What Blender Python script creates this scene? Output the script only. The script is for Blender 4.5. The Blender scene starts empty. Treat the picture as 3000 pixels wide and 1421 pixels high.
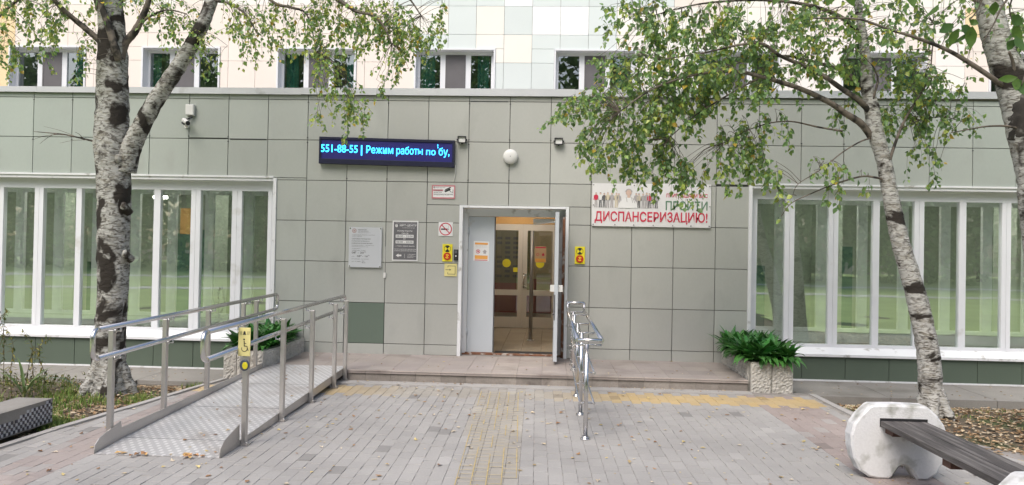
import bpy, math, random
import numpy as np
from mathutils import Vector, Matrix
from math import sin, cos, pi, radians
random.seed(7)
RNG = np.random.default_rng(7)
S = bpy.context.scene
COL = S.collection

# ------------------------------------------------------------------ camera
IMW, IMH, FPX, SC = 3000.0, 1421.0, 2200.0, 1.1646
YAW, PITCH, ROLL = radians(2.6821), radians(0.6917), radians(1.0991)
CAM = Vector((0.5759, -10.9655, 1.68))
_r0 = Vector((cos(YAW), sin(YAW), 0))
FW = Vector((-sin(YAW) * cos(PITCH), cos(YAW) * cos(PITCH), sin(PITCH)))
_u0 = _r0.cross(FW)
RT = _r0 * cos(ROLL) + _u0 * sin(ROLL)
UP = -_r0 * sin(ROLL) + _u0 * cos(ROLL)
cd = bpy.data.cameras.new('camera')
cd.sensor_width = 36
cd.lens = FPX / IMW * 36
cd.clip_start, cd.clip_end = 0.05, 800
cam = bpy.data.objects.new('camera', cd)
COL.objects.link(cam)
cam.matrix_world = Matrix(((RT.x, UP.x, -FW.x, CAM.x), (RT.y, UP.y, -FW.y, CAM.y), (RT.z, UP.z, -FW.z, CAM.z), (0, 0, 0, 1)))
S.camera = cam

# ------------------------------------------------------------------ light
SUN_EL, SUN_AZ = radians(52), radians(205)      # azimuth clockwise from +Y (north)
w = bpy.data.worlds.new('World')
S.world = w
w.use_nodes = True
nt = w.node_tree
sky = nt.nodes.new('ShaderNodeTexSky')
sky.sky_type = 'NISHITA'
sky.sun_disc = False
sky.sun_elevation = SUN_EL
sky.sun_rotation = SUN_AZ
sky.air_density, sky.dust_density, sky.ozone_density = 0.9, 4.0, 0.8
bg = nt.nodes['Background']
nt.links.new(sky.outputs[0], bg.inputs[0])
bg.inputs[1].default_value = 0.13
sd = bpy.data.lights.new('sun', 'SUN')
sd.energy = 1.3
sd.angle = radians(35)
sd.color = (1.0, 0.98, 0.965)
sun = bpy.data.objects.new('sun', sd)
COL.objects.link(sun)
sun.location = (0, -20, 30)
_sv = Vector((sin(SUN_AZ) * cos(SUN_EL), cos(SUN_AZ) * cos(SUN_EL), sin(SUN_EL)))
sun.rotation_euler = _sv.to_track_quat('Z', 'Y').to_euler()
S.view_settings.view_transform = 'Standard'
S.view_settings.look = 'None'
S.view_settings.exposure = 0.7
S.view_settings.gamma = 1
S.cycles.max_bounces = 8
S.cycles.transparent_max_bounces = 12


# ------------------------------------------------------------------ helpers
def at(x, y, Y):
    """point of the plane Y seen at photo position x, y (2576 px wide photo)"""
    x *= SC; y *= SC
    d = RT * ((x - IMW / 2) / FPX) + UP * ((IMH / 2 - y) / FPX) + FW
    return CAM + d * ((Y - CAM.y) / d.y)


def lerp(a, b, t):
    return a + (b - a) * t


class MB:
    def __init__(s):
        s.v = []; s.f = []; s.m = []; s.c = []; s.mi = 0; s.col = (1, 1, 1); s.sm = []

    def add(s, vs, fs, smooth=False):
        o = len(s.v)
        s.v.extend([tuple(p) for p in vs])
        for f in fs:
            s.f.append([i + o for i in f]); s.m.append(s.mi); s.c.append(s.col); s.sm.append(smooth)
        return s

    def box(s, a, b, rot=None, org=None):
        x0, y0, z0 = a; x1, y1, z1 = b
        vs = [Vector(p) for p in ((x0, y0, z0), (x1, y0, z0), (x1, y1, z0), (x0, y1, z0), (x0, y0, z1), (x1, y0, z1), (x1, y1, z1), (x0, y1, z1))]
        if rot is not None:
            vs = [rot @ (p - org) + org for p in vs]
        return s.add(vs, [(3, 2, 1, 0), (4, 5, 6, 7), (0, 1, 5, 4), (1, 2, 6, 5), (2, 3, 7, 6), (3, 0, 4, 7)])

    def bbox(s, a, b, e=0.006):
        """box with chamfered edges along all sides"""
        x0, y0, z0 = a; x1, y1, z1 = b
        return s.prism([(x0, z0), (x1, z0), (x1, z1), (x0, z1)], y0, y1, e)

    def prism(s, pts, y0, y1, e=0.0):
        """outline in XZ (counter-clockwise seen from -Y) from y0 (front) to y1; e = bevel"""
        n = len(pts)
        def inset(k):
            out = []
            for i in range(n):
                p = Vector(pts[i]); a = Vector(pts[i - 1]); b = Vector(pts[(i + 1) % n])
                d1 = (p - a).normalized(); d2 = (b - p).normalized()
                n1 = Vector((-d1.y, d1.x)); n2 = Vector((-d2.y, d2.x))
                m = n1 + n2
                if m.length < 1e-6: m = n1
                m.normalize()
                c = max(0.4, m.dot(n1))
                out.append(p + m * (k / c))
            return out
        if e > 0:
            i_ = inset(e)
            rings = [[(p.x, y0, p.y) for p in i_], [(p[0], y0 + e, p[1]) for p in pts], [(p[0], y1 - e, p[1]) for p in pts], [(p.x, y1, p.y) for p in i_]]
        else:
            rings = [[(p[0], y0, p[1]) for p in pts], [(p[0], y1, p[1]) for p in pts]]
        vs = [p for r in rings for p in r]
        fs = [list(range(n)), list(range(len(vs) - 1, len(vs) - n - 1, -1))]
        for k in range(len(rings) - 1):
            for i in range(n):
                j = (i + 1) % n
                fs.append((k * n + j, k * n + i, (k + 1) * n + i, (k + 1) * n + j))
        return s.add(vs, fs)

    def tube(s, pts, rad, n=10, cap=True, jit=0.0, seed=0):
        pts = [Vector(p) for p in pts]
        if not hasattr(rad, '__len__'): rad = [rad] * len(pts)
        rnd = random.Random(seed)
        vs = []; fs = []
        t0 = (pts[1] - pts[0]).normalized()
        a = t0.orthogonal().normalized()
        for i, p in enumerate(pts):
            if i == 0: t = t0
            elif i == len(pts) - 1: t = (pts[i] - pts[i - 1]).normalized()
            else: t = ((pts[i + 1] - p).normalized() + (p - pts[i - 1]).normalized()).normalized()
            a = (a - t * a.dot(t)).normalized()
            b = t.cross(a)
            for k in range(n):
                ang = 2 * pi * k / n
                r = rad[i] * (1 + (rnd.uniform(-jit, jit) if jit else 0))
                vs.append(p + (a * cos(ang) + b * sin(ang)) * r)
        for i in range(len(pts) - 1):
            for k in range(n):
                k2 = (k + 1) % n
                fs.append((i * n + k, i * n + k2, (i + 1) * n + k2, (i + 1) * n + k))
        s.add(vs, fs, True)
        if cap:
            o = len(s.v) - len(vs)
            for ring in (list(range(n))[::-1], [(len(pts) - 1) * n + k for k in range(n)]):
                s.f.append([o + i for i in ring]); s.m.append(s.mi); s.c.append(s.col); s.sm.append(False)
        return s

    def disc(s, c, r, y0, y1, n=28, e=0.0, sx=1.0):
        pts = [(c[0] + sx * r * cos(2 * pi * k / n), c[1] + r * sin(2 * pi * k / n)) for k in range(n)]
        return s.prism(pts, y0, y1, e)

    def flat(s, pts, y):
        return s.add([(p[0], y, p[1]) for p in pts], [list(range(len(pts)))])

    def ring(s, c, r0, r1, y, n=32, a0=0, a1=2 * pi):
        vs = []
        for k in range(n + 1):
            a = a0 + (a1 - a0) * k / n
            vs += [(c[0] + r0 * cos(a), y, c[1] + r0 * sin(a)), (c[0] + r1 * cos(a), y, c[1] + r1 * sin(a))]
        return s.add(vs, [(2 * k, 2 * k + 1, 2 * k + 3, 2 * k + 2) for k in range(n)])

    def text(s, body, x0, x1, z0, z1, y, bold=0.0, shear=0.0):
        """letters fitted in the box x0..x1, z0..z1 of the plane y, facing -Y"""
        c = bpy.data.curves.new('lettering', 'FONT')
        c.body = body; c.resolution_u = 3; c.fill_mode = 'FRONT'
        c.offset = bold; c.shear = shear
        o = bpy.data.objects.new('lettering', c)
        me = bpy.data.meshes.new_from_object(o)
        co = np.empty(len(me.vertices) * 3); me.vertices.foreach_get('co', co); co = co.reshape(-1, 3)
        mn, mx = co.min(0), co.max(0)
        sx = (x1 - x0) / max(mx[0] - mn[0], 1e-6); sz = (z1 - z0) / max(mx[1] - mn[1], 1e-6)
        vs = [(x0 + (p[0] - mn[0]) * sx, y, z0 + (p[1] - mn[1]) * sz) for p in co]
        fs = [list(p.vertices) for p in me.polygons]
        s.add(vs, fs)
        bpy.data.objects.remove(o); bpy.data.curves.remove(c); bpy.data.meshes.remove(me)
        return s

    def build(s, name, mats, parent=None, recalc=False):
        if not isinstance(mats, (list, tuple)): mats = [mats]
        org = wloc(parent) if parent is not None else Vector((0, 0, 0))
        me = bpy.data.meshes.new(name)
        v = np.array(s.v, dtype=np.float32).reshape(-1, 3) - np.array(org, dtype=np.float32)
        me.from_pydata(v.tolist(), [], s.f)
        for m in mats: me.materials.append(m)
        me.polygons.foreach_set('material_index', np.array(s.m, dtype=np.int32))
        me.polygons.foreach_set('use_smooth', np.array(s.sm, dtype=bool))
        at_ = me.attributes.new('tint', 'FLOAT_COLOR', 'FACE')
        c = np.ones((len(s.f), 4), dtype=np.float32); c[:, :3] = np.array(s.c, dtype=np.float32).reshape(-1, 3)
        at_.data.foreach_set('color', c.ravel())
        me.validate(); me.update()
        o = bpy.data.objects.new(name, me)
        COL.objects.link(o)
        if parent is not None: o.parent = parent
        return o


def wloc(o):
    p = Vector((0, 0, 0))
    while o is not None:
        p += o.location; o = o.parent
    return p


def tag(o, label=None, cat=None, group=None, kind=None):
    if label: o['label'] = label
    if cat: o['category'] = cat
    if group: o['group'] = group
    if kind: o['kind'] = kind
    return o


def thing(name, label, cat, loc=(0, 0, 0), group=None):
    o = bpy.data.objects.new(name, None)
    o.empty_display_size = 0.1
    COL.objects.link(o)
    o.location = loc
    return tag(o, label, cat, group)


def dup(root, loc, label):
    r = root.copy(); COL.objects.link(r); r.location = loc; r['label'] = label
    for ch in list(root.children):
        c = ch.copy(); COL.objects.link(c); c.parent = r
        for g in list(ch.children):
            d = g.copy(); COL.objects.link(d); d.parent = c
    return r


# ------------------------------------------------------------------ materials
def mat(name, col, rough=0.6, metal=0.0, var=0.1, vs=4.0, fine=0.0, fs=120.0, bump=0.0, bs=60.0, tint=False,
        emit=None, estr=0.0, spec=0.5, stretch=(1, 1, 1), rvar=0.0, trans=0.0, stain=None):
    m = bpy.data.materials.new(name); m.use_nodes = True
    n = m.node_tree.nodes; l = m.node_tree.links
    b = n['Principled BSDF']
    b.inputs['Roughness'].default_value = rough
    b.inputs['Metallic'].default_value = metal
    b.inputs['Specular IOR Level'].default_value = spec
    tc = n.new('ShaderNodeTexCoord')
    mp = n.new('ShaderNodeMapping'); mp.inputs['Scale'].default_value = stretch
    l.new(tc.outputs['Object'], mp.inputs[0])
    def noise(scale, det=4):
        q = n.new('ShaderNodeTexNoise'); q.inputs['Scale'].default_value = scale; q.inputs['Detail'].default_value = det
        l.new(mp.outputs[0], q.inputs['Vector']); return q.outputs['Fac']
    def mathn(op, a, b_):
        q = n.new('ShaderNodeMath'); q.operation = op
        for i, x in enumerate((a, b_)):
            if isinstance(x, (int, float)): q.inputs[i].default_value = x
            else: l.new(x, q.inputs[i])
        return q.outputs[0]
    f = mathn('ADD', mathn('MULTIPLY', mathn('SUBTRACT', noise(vs), 0.5), 2 * var * 2), 1.0)
    if fine: f = mathn('ADD', f, mathn('MULTIPLY', mathn('SUBTRACT', noise(fs, 3), 0.5), 2 * fine * 2))
    base = None
    rgb = n.new('ShaderNodeRGB'); rgb.outputs[0].default_value = (*col, 1)
    base = rgb.outputs[0]
    if tint:
        a = n.new('ShaderNodeAttribute'); a.attribute_name = 'tint'
        x = n.new('ShaderNodeMix'); x.data_type = 'RGBA'; x.blend_type = 'MULTIPLY'; x.inputs[0].default_value = 1
        l.new(base, x.inputs[6]); l.new(a.outputs['Color'], x.inputs[7]); base = x.outputs[2]
    sc_ = n.new('ShaderNodeVectorMath'); sc_.operation = 'SCALE'
    l.new(base, sc_.inputs[0]); l.new(f, sc_.inputs['Scale'])
    out = sc_.outputs[0]
    if stain:
        scol, sscale, lo, hi = stain
        r = n.new('ShaderNodeMapRange'); r.inputs['From Min'].default_value = lo; r.inputs['From Max'].default_value = hi
        l.new(noise(sscale, 6), r.inputs['Value'])
        x = n.new('ShaderNodeMix'); x.data_type = 'RGBA'
        l.new(r.outputs[0], x.inputs[0]); l.new(out, x.inputs[6]); x.inputs[7].default_value = (*scol, 1)
        out = x.outputs[2]
    l.new(out, b.inputs['Base Color'])
    if rvar:
        l.new(mathn('ADD', mathn('MULTIPLY', mathn('SUBTRACT', noise(vs * 2), 0.5), 2 * rvar), rough), b.inputs['Roughness'])
    if bump:
        bp = n.new('ShaderNodeBump'); bp.inputs['Strength'].default_value = bump; bp.inputs['Distance'].default_value = 0.01
        l.new(noise(bs, 5), bp.inputs['Height']); l.new(bp.outputs[0], b.inputs['Normal'])
    if emit:
        b.inputs['Emission Color'].default_value = (*emit, 1); b.inputs['Emission Strength'].default_value = estr
    if trans:
        o_ = n['Material Output']
        t = n.new('ShaderNodeBsdfTranslucent'); l.new(out, t.inputs[0])
        x = n.new('ShaderNodeMixShader'); x.inputs[0].default_value = trans
        l.new(b.outputs[0], x.inputs[1]); l.new(t.outputs[0], x.inputs[2]); l.new(x.outputs[0], o_.inputs[0])
    return m


def glass_mat(name, tintc, base_refl, wav=0.0, rough=0.0):
    m = bpy.data.materials.new(name); m.use_nodes = True
    n = m.node_tree.nodes; l = m.node_tree.links
    n.remove(n['Principled BSDF'])
    tr = n.new('ShaderNodeBsdfTransparent'); tr.inputs[0].default_value = (*tintc, 1)
    gl = n.new('ShaderNodeBsdfGlossy'); gl.inputs['Roughness'].default_value = rough; gl.inputs[0].default_value = (0.95, 1, 0.97, 1)
    fr = n.new('ShaderNodeFresnel'); fr.inputs[0].default_value = 1.5
    ad = n.new('ShaderNodeMath'); ad.operation = 'ADD'; ad.use_clamp = True
    l.new(fr.outputs[0], ad.inputs[0]); ad.inputs[1].default_value = base_refl
    mx = n.new('ShaderNodeMixShader')
    l.new(ad.outputs[0], mx.inputs[0]); l.new(tr.outputs[0], mx.inputs[1]); l.new(gl.outputs[0], mx.inputs[2])
    if wav:
        tc = n.new('ShaderNodeTexCoord'); q = n.new('ShaderNodeTexNoise'); q.inputs['Scale'].default_value = 2.2; q.inputs['Detail'].default_value = 1
        l.new(tc.outputs['Object'], q.inputs[0])
        bp = n.new('ShaderNodeBump'); bp.inputs['Strength'].default_value = wav; bp.inputs['Distance'].default_value = 0.02
        l.new(q.outputs['Fac'], bp.inputs['Height']); l.new(bp.outputs[0], gl.inputs['Normal'])
    l.new(mx.outputs[0], n['Material Output'].inputs[0])
    return m


def bark_mat(name, white, dark_lo, dark_hi, patch, lent=1.0, pz=2.1, mott=0.35):
    """birch bark: pale ground, fine horizontal lenticels, ragged black patches"""
    m = bpy.data.materials.new(name); m.use_nodes = True
    n = m.node_tree.nodes; l = m.node_tree.links
    b = n['Principled BSDF']; b.inputs['Roughness'].default_value = 0.85; b.inputs['Specular IOR Level'].default_value = 0.2
    tc = n.new('ShaderNodeTexCoord')
    def noise(scale, st, det=5, dist=0.0):
        mp = n.new('ShaderNodeMapping'); mp.inputs['Scale'].default_value = st; l.new(tc.outputs['Object'], mp.inputs[0])
        q = n.new('ShaderNodeTexNoise'); q.inputs['Scale'].default_value = scale; q.inputs['Detail'].default_value = det; q.inputs['Distortion'].default_value = dist
        l.new(mp.outputs[0], q.inputs[0]); return q.outputs['Fac']
    def rng(x, a, c):
        r = n.new('ShaderNodeMapRange'); r.inputs['From Min'].default_value = a; r.inputs['From Max'].default_value = c; l.new(x, r.inputs[0]); return r.outputs[0]
    def mix(f, a, c):
        x = n.new('ShaderNodeMix'); x.data_type = 'RGBA'; l.new(f, x.inputs[0])
        for i, k in ((6, a), (7, c)):
            if isinstance(k, tuple): x.inputs[i].default_value = (*k, 1)
            else: l.new(k, x.inputs[i])
        return x.outputs[2]
    base = mix(noise(9, (1, 1, 1.6)), tuple(c * 0.72 for c in white), white)
    g = rng(noise(6, (1, 1, 2.5), 6, 1.5), 0.5, 0.72)
    base = mix(g, base, (white[0] * 0.45, white[1] * 0.42, white[2] * 0.36))
    le = rng(noise(5 * lent, (2.2, 2.2, 13), 5), 0.555, 0.66)
    base = mix(le, base, (0.09, 0.078, 0.062))
    mo = rng(noise(16, (1, 1, 1.7), 8, 0.8), 0.52, 0.62)
    mq = n.new('ShaderNodeMath'); mq.operation = 'MULTIPLY'; l.new(mo, mq.inputs[0]); mq.inputs[1].default_value = mott
    base = mix(mq.outputs[0], base, (0.075, 0.066, 0.054))
    pt = rng(noise(patch, (1.0, 1.0, pz), 9, 0.5), dark_lo, dark_hi)
    base = mix(pt, base, (0.035, 0.03, 0.025))
    l.new(base, b.inputs['Base Color'])
    bp = n.new('ShaderNodeBump'); bp.inputs['Strength'].default_value = 0.8; bp.inputs['Distance'].default_value = 0.02
    l.new(noise(14, (1, 1, 2), 7, 0.5), bp.inputs['Height']); l.new(bp.outputs[0], b.inputs['Normal'])
    return m


def plate_mat(name):
    """stainless tread plate: rows of raised lozenges"""
    m = mat(name, (0.50, 0.495, 0.49), 0.45, 0.3, 0.1, 2.5, 0.05, 60, stain=((0.30, 0.27, 0.25), 1.6, 0.5, 0.75))
    n = m.node_tree.nodes; l = m.node_tree.links; b = n['Principled BSDF']
    tc = n.new('ShaderNodeTexCoord'); sp = n.new('ShaderNodeSeparateXYZ'); l.new(tc.outputs['Object'], sp.inputs[0])
    def mth(op, a, c):
        q = n.new('ShaderNodeMath'); q.operation = op
        for i, x in enumerate((a, c)):
            if isinstance(x, (int, float)): q.inputs[i].default_value = x
            else: l.new(x, q.inputs[i])
        return q.outputs[0]
    sx = mth('SINE', mth('MULTIPLY', sp.outputs[0], 84.0), 0); sy = mth('SINE', mth('MULTIPLY', sp.outputs[1], 60.0), 0)
    h = mth('GREATER_THAN', mth('MULTIPLY', sx, sy), 0.35)
    bp = n.new('ShaderNodeBump'); bp.inputs['Strength'].default_value = 0.3; bp.inputs['Distance'].default_value = 0.003
    l.new(h, bp.inputs['Height']); l.new(bp.outputs[0], b.inputs['Normal'])
    src = b.inputs['Base Color'].links[0].from_socket
    mv = n.new('ShaderNodeMapRange'); l.new(h, mv.inputs[0]); mv.inputs[3].default_value = 0.95; mv.inputs[4].default_value = 1.3
    vm = n.new('ShaderNodeVectorMath'); vm.operation = 'SCALE'; l.new(src, vm.inputs[0]); l.new(mv.outputs[0], vm.inputs['Scale']); l.new(vm.outputs[0], b.inputs['Base Color'])
    r = n.new('ShaderNodeMapRange'); l.new(h, r.inputs[0]); r.inputs[3].default_value = 0.5; r.inputs[4].default_value = 0.4
    l.new(r.outputs[0], b.inputs['Roughness'])
    return m


M = {}
M['panel'] = mat('facade_panel', (0.403, 0.409, 0.377), 0.55, 0, 0.03, 1.3, 0.02, 30, tint=True, bump=0.03, bs=80, stretch=(1.3, 1.3, 0.7), stain=((0.30, 0.305, 0.28), 1.7, 0.56, 0.95))
M['upper'] = mat('upper_facade_panel', (0.84, 0.84, 0.84), 0.5, 0, 0.02, 1.5, tint=True)
M['joint'] = mat('joint_backing', (0.11, 0.112, 0.10), 0.8)
M['coping'] = mat('coping_metal', (0.60, 0.61, 0.62), 0.38, 0.35, 0.05, 1.0, stain=((0.3, 0.3, 0.28), 2.3, 0.62, 0.78))
M['bark_black'] = mat('black_fork_bark', (0.04, 0.035, 0.03), 0.9, 0, 0.4, 10, bump=0.6, bs=30, stain=((0.2, 0.19, 0.17), 6, 0.56, 0.66))
M['white'] = mat('white_plastic_frame', (0.74, 0.755, 0.78), 0.4, 0, 0.03, 2, stain=((0.5, 0.49, 0.45), 3.0, 0.64, 0.8))
M['flash'] = mat('white_flashing', (0.74, 0.75, 0.76), 0.4, 0.0, 0.04, 2, stain=((0.38, 0.37, 0.34), 6.0, 0.6, 0.72))
M['plinth'] = mat('green_plinth_panel', (0.092, 0.122, 0.09), 0.6, 0, 0.08, 1.5, 0.03, 90)
M['glass'] = glass_mat('window_glass', (0.93, 0.985, 0.955), 0.27, 0.02, 0.012)
M['glass_up'] = glass_mat('upper_window_glass', (0.6, 0.66, 0.65), 0.22, 0.04)
M['glass_in'] = glass_mat('door_glass', (0.82, 0.86, 0.84), 0.09)
M['inner'] = mat('white_inner_frame', (0.84, 0.87, 0.86), 0.5)
M['room'] = mat('room_plaster', (0.42, 0.47, 0.40), 0.8, 0, 0.08, 0.8)
M['roomfloor'] = mat('room_floor', (0.30, 0.27, 0.22), 0.4, 0, 0.1, 1)
M['orange_wall'] = mat('orange_plaster', (0.62, 0.36, 0.13), 0.7, 0, 0.05, 2)
M['tan_wall'] = mat('tan_plaster', (0.46, 0.36, 0.23), 0.7, 0, 0.05, 2)
M['red_wall'] = mat('red_dado', (0.30, 0.10, 0.09), 0.6, 0, 0.06, 2)
M['steel_door'] = mat('grey_painted_steel', (0.50, 0.535, 0.565), 0.42, 0, 0.03, 2, 0.01, 60, stain=((0.4, 0.38, 0.34), 4, 0.68, 0.8))
M['rust'] = mat('rusty_steel', (0.20, 0.09, 0.05), 0.8, 0, 0.4, 12, bump=0.4, bs=50, stain=((0.45, 0.40, 0.36), 9, 0.5, 0.58))
M['vest_frame'] = mat('cream_door_frame', (0.60, 0.55, 0.48), 0.45, 0, 0.03, 2)
M['steel'] = mat('stainless_steel', (0.66, 0.65, 0.64), 0.24, 1.0, 0.02, 3)
M['steel_post'] = mat('brushed_stainless_post', (0.54, 0.52, 0.50), 0.40, 0.9, 0.06, 5, 0.04, 80, rvar=0.1)
M['plate'] = plate_mat('tread_plate')
M['dark'] = mat('black_plastic', (0.02, 0.02, 0.022), 0.45)
M['mat'] = mat('black_rubber', (0.02, 0.02, 0.02), 0.9, bump=0.5, bs=200)
M['tile'] = mat('floor_tile', (0.35, 0.31, 0.285), 0.6, 0, 0.09, 3, 0.06, 60, tint=True, stain=((0.22, 0.185, 0.165), 1.7, 0.55, 0.75))
M['vtile'] = mat('glossy_floor_tile', (0.34, 0.285, 0.21), 0.22, 0, 0.08, 3, tint=True)
M['riser'] = mat('riser_tile', (0.27, 0.24, 0.21), 0.6, 0, 0.2, 5, 0.1, 40, tint=True, stain=((0.09, 0.07, 0.06), 3.5, 0.58, 0.75))
M['concrete'] = mat('weathered_concrete', (0.27, 0.255, 0.23), 0.9, 0, 0.14, 1.5, 0.08, 50, bump=0.25, bs=60, stain=((0.15, 0.14, 0.12), 1.2, 0.55, 0.75))
M['kerb'] = mat('pale_kerb_concrete', (0.37, 0.355, 0.335), 0.9, 0, 0.1, 3, 0.06, 80, bump=0.2, bs=80)
M['paver'] = mat('concrete_paver', (0.330, 0.318, 0.302), 0.85, 0, 0.13, 1.1, 0.07, 70, tint=True, bump=0.15, bs=120, stain=((0.22, 0.21, 0.20), 0.9, 0.6, 0.85))
M['sand'] = mat('joint_sand', (0.27, 0.25, 0.23), 0.95, 0, 0.3, 6, bump=0.3, bs=80)
M['stone'] = mat('rock_faced_concrete', (0.44, 0.425, 0.385), 0.9, 0, 0.12, 9, 0.12, 45, stain=((0.22, 0.205, 0.17), 9, 0.55, 0.75))
M['soil'] = mat('soil', (0.10, 0.078, 0.053), 0.95, 0, 0.3, 3, 0.2, 40, bump=0.6, bs=30, stain=((0.07, 0.085, 0.03), 0.9, 0.5, 0.62))
M['lawn'] = mat('lawn', (0.36, 0.47, 0.17), 0.9, 0, 0.2, 0.5, 0.12, 8)
M['path'] = mat('pale_asphalt_path', (0.66, 0.65, 0.63), 0.9, 0, 0.06, 1)
M['leaf'] = mat('birch_leaf', (1.3, 1.28, 1.15), 0.42, 0, 0.05, 5, tint=True, trans=0.52, spec=1.0)
M['bigleaf'] = mat('broad_leaf', (1, 1, 1), 0.4, 0, 0.08, 12, tint=True, trans=0.4)
M['twig'] = mat('twig_bark', (0.11, 0.09, 0.07), 0.8, 0, 0.25, 20)
M['limb'] = mat('limb_bark', (0.15, 0.125, 0.10), 0.85, 0, 0.35, 14, bump=0.5, bs=40, stain=((0.03, 0.026, 0.022), 9, 0.48, 0.6))
M['bark_old'] = bark_mat('old_birch_bark', (0.47, 0.465, 0.43), 0.485, 0.555, 3.9, 1.4, 1.0, 0.8)
M['bark_pale'] = bark_mat('pale_birch_bark', (0.48, 0.475, 0.44), 0.535, 0.60, 2.6, 1.1, 1.3, 0.6)
M['bark_thin'] = bark_mat('young_birch_bark', (0.52, 0.515, 0.48), 0.555, 0.61, 3.2, 1.3, 1.7, 0.6)
M['whitewash'] = mat('whitewashed_concrete', (0.66, 0.66, 0.655), 0.85, 0, 0.05, 4, 0.05, 50, bump=0.4, bs=75, stain=((0.31, 0.31, 0.27), 6, 0.53, 0.70))
M['wood'] = mat('weathered_plank', (0.075, 0.067, 0.063), 0.7, 0, 0.35, 4, 0.35, 22, bump=0.7, bs=14, stretch=(9, 0.5, 9), stain=((0.22, 0.205, 0.19), 3, 0.48, 0.72))
M['wood_red'] = mat('brown_beam', (0.10, 0.05, 0.035), 0.8, 0, 0.2, 6)
M['litter'] = mat('fallen_leaf', (1, 1, 1), 0.75, 0, 0.15, 40, tint=True, trans=0.12, spec=0.3)
M['grass'] = mat('grass_blade', (1, 1, 1), 0.6, 0, 0.1, 10, tint=True, trans=0.25, spec=0.3)
M['hosta'] = mat('planter_leaf', (1, 1, 1), 0.38, 0, 0.1, 12, tint=True, trans=0.2)
M['led_panel'] = mat('led_matrix_panel', (0.022, 0.02, 0.17), 0.4, 0, 0.05, 20)
M['led_box'] = mat('led_box_housing', (0.012, 0.013, 0.04), 0.4)
M['led_text'] = mat('lit_blue_led', (0.05, 0.3, 0.8), 0.5, emit=(0.03, 0.46, 1.0), estr=2.3)
M['lamp_lens'] = mat('frosted_lens', (0.75, 0.75, 0.72), 0.3)
M['offwhite'] = mat('offwhite_plastic', (0.66, 0.655, 0.63), 0.45, 0, 0.04, 6)
M['alu'] = mat('silver_plaque', (0.60, 0.615, 0.65), 0.35, 0.25, 0.03, 3)
M['paper'] = mat('printed_white', (0.72, 0.72, 0.71), 0.6, 0, 0.02, 6)
M['banner'] = mat('banner_vinyl', (0.68, 0.675, 0.67), 0.5, 0, 0.03, 3, bump=0.1, bs=6)
M['ink_grey'] = mat('dark_grey_print', (0.10, 0.10, 0.105), 0.5)
M['sign_grey'] = mat('grey_sign_board', (0.135, 0.132, 0.14), 0.5, 0, 0.04, 4)
M['ink_black'] = mat('black_print', (0.025, 0.025, 0.025), 0.5)
M['ink_red'] = mat('red_print', (0.55, 0.03, 0.07), 0.5)
M['ink_pink'] = mat('faded_red_print', (0.52, 0.20, 0.22), 0.5)
M['ink_green'] = mat('green_print', (0.10, 0.21, 0.13), 0.5)
M['ink_yellow'] = mat('yellow_plate', (0.76, 0.66, 0.03), 0.4)
M['ink_pale_yellow'] = mat('faded_yellow_plate', (0.72, 0.64, 0.27), 0.45, 0, 0.04, 8)
M['ink_orange'] = mat('orange_print', (0.75, 0.36, 0.08), 0.5)
M['ink_brown'] = mat('brown_plastic', (0.18, 0.04, 0.02), 0.4)
M['button_red'] = mat('red_button', (0.50, 0.03, 0.015), 0.35)  # plain red of the round button
M['skin_print'] = mat('printed_skin', (0.58, 0.42, 0.34), 0.6)
M['grey_print'] = mat('printed_grey', (0.38, 0.36, 0.36), 0.6)
M['beige_print'] = mat('printed_beige', (0.56, 0.49, 0.36), 0.6)
M['curtain'] = mat('teal_curtain', (0.07, 0.46, 0.36), 0.8, 0, 0.35, 8, stretch=(6, 6, 0.3))
M['screen'] = mat('insect_screen', (0.12, 0.115, 0.12), 0.7)
M['tube_lit'] = mat('lit_tube', (0.9, 0.9, 0.9), 0.5, emit=(1, 0.95, 0.86), estr=16)
M['tess_w'] = mat('mosaic_tile', (1, 1, 1), 0.25, 0, 0.08, 20, tint=True)
M['coil'] = mat('blue_grey_plastic', (0.07, 0.085, 0.12), 0.4)
M['forest'] = mat('distant_foliage', (1, 1, 1), 0.7, 0, 0.2, 2, tint=True, trans=0.3)

# ------------------------------------------------------------------ ground
def gz(x, y):
    """soil height: low by the building, rising to the paving level"""
    t = max(0.0, min(1.0, (-y - 0.9) / 1.6))
    z = lerp(-0.21, -0.03, t * t * (3 - 2 * t))
    if y < -4: z += 0.03 * sin(x * 1.7) * sin(y * 1.3)
    return z - 0.012


def axis(lo, hi, d0, far):
    a = list(np.arange(lo, hi + 1e-6, d0))
    e = [hi + 1.5, hi + 4, hi + 9, hi + 20, hi + 45, far]
    b = [-far, lo - 45, lo - 20, lo - 9, lo - 4, lo - 1.5]
    return b + a + e


gx = axis(-10, 10, 0.25, 300); gy = axis(-12, 0.5, 0.25, 300)
b = MB()
vs = []
for y in gy:
    for x in gx:
        inn = -4.05 - 0.04 * abs(y) < x < 5.6 and -10.8 < y < 0.2
        z = gz(x, y)
        if -3.35 < x < 3.7 and y > -10.5: z = -0.16
        if y < -12.3 or abs(x) > 11: z = -0.05
        if inn: pass
        vs.append((x, y, z))
nx = len(gx)
fs = [(j * nx + i, j * nx + i + 1, (j + 1) * nx + i + 1, (j + 1) * nx + i) for j in range(len(gy) - 1) for i in range(nx - 1)]
b.add(vs, fs, True)
tag(b.build('ground', M['soil']), kind='structure')
b = MB()
b.add([(-60, -70, -0.02), (-60, -5.2, -0.02), (-5.6, -5.2, -0.02), (-5.6, -12.5, -0.02), (6.6, -12.5, -0.02), (6.6, -6.2, -0.02), (60, -6.2, -0.02), (60, -70, -0.02)],
      [(1, 0, 7, 6, 5, 4, 3, 2)])
tag(b.build('lawn', M['lawn']), kind='structure')
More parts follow.
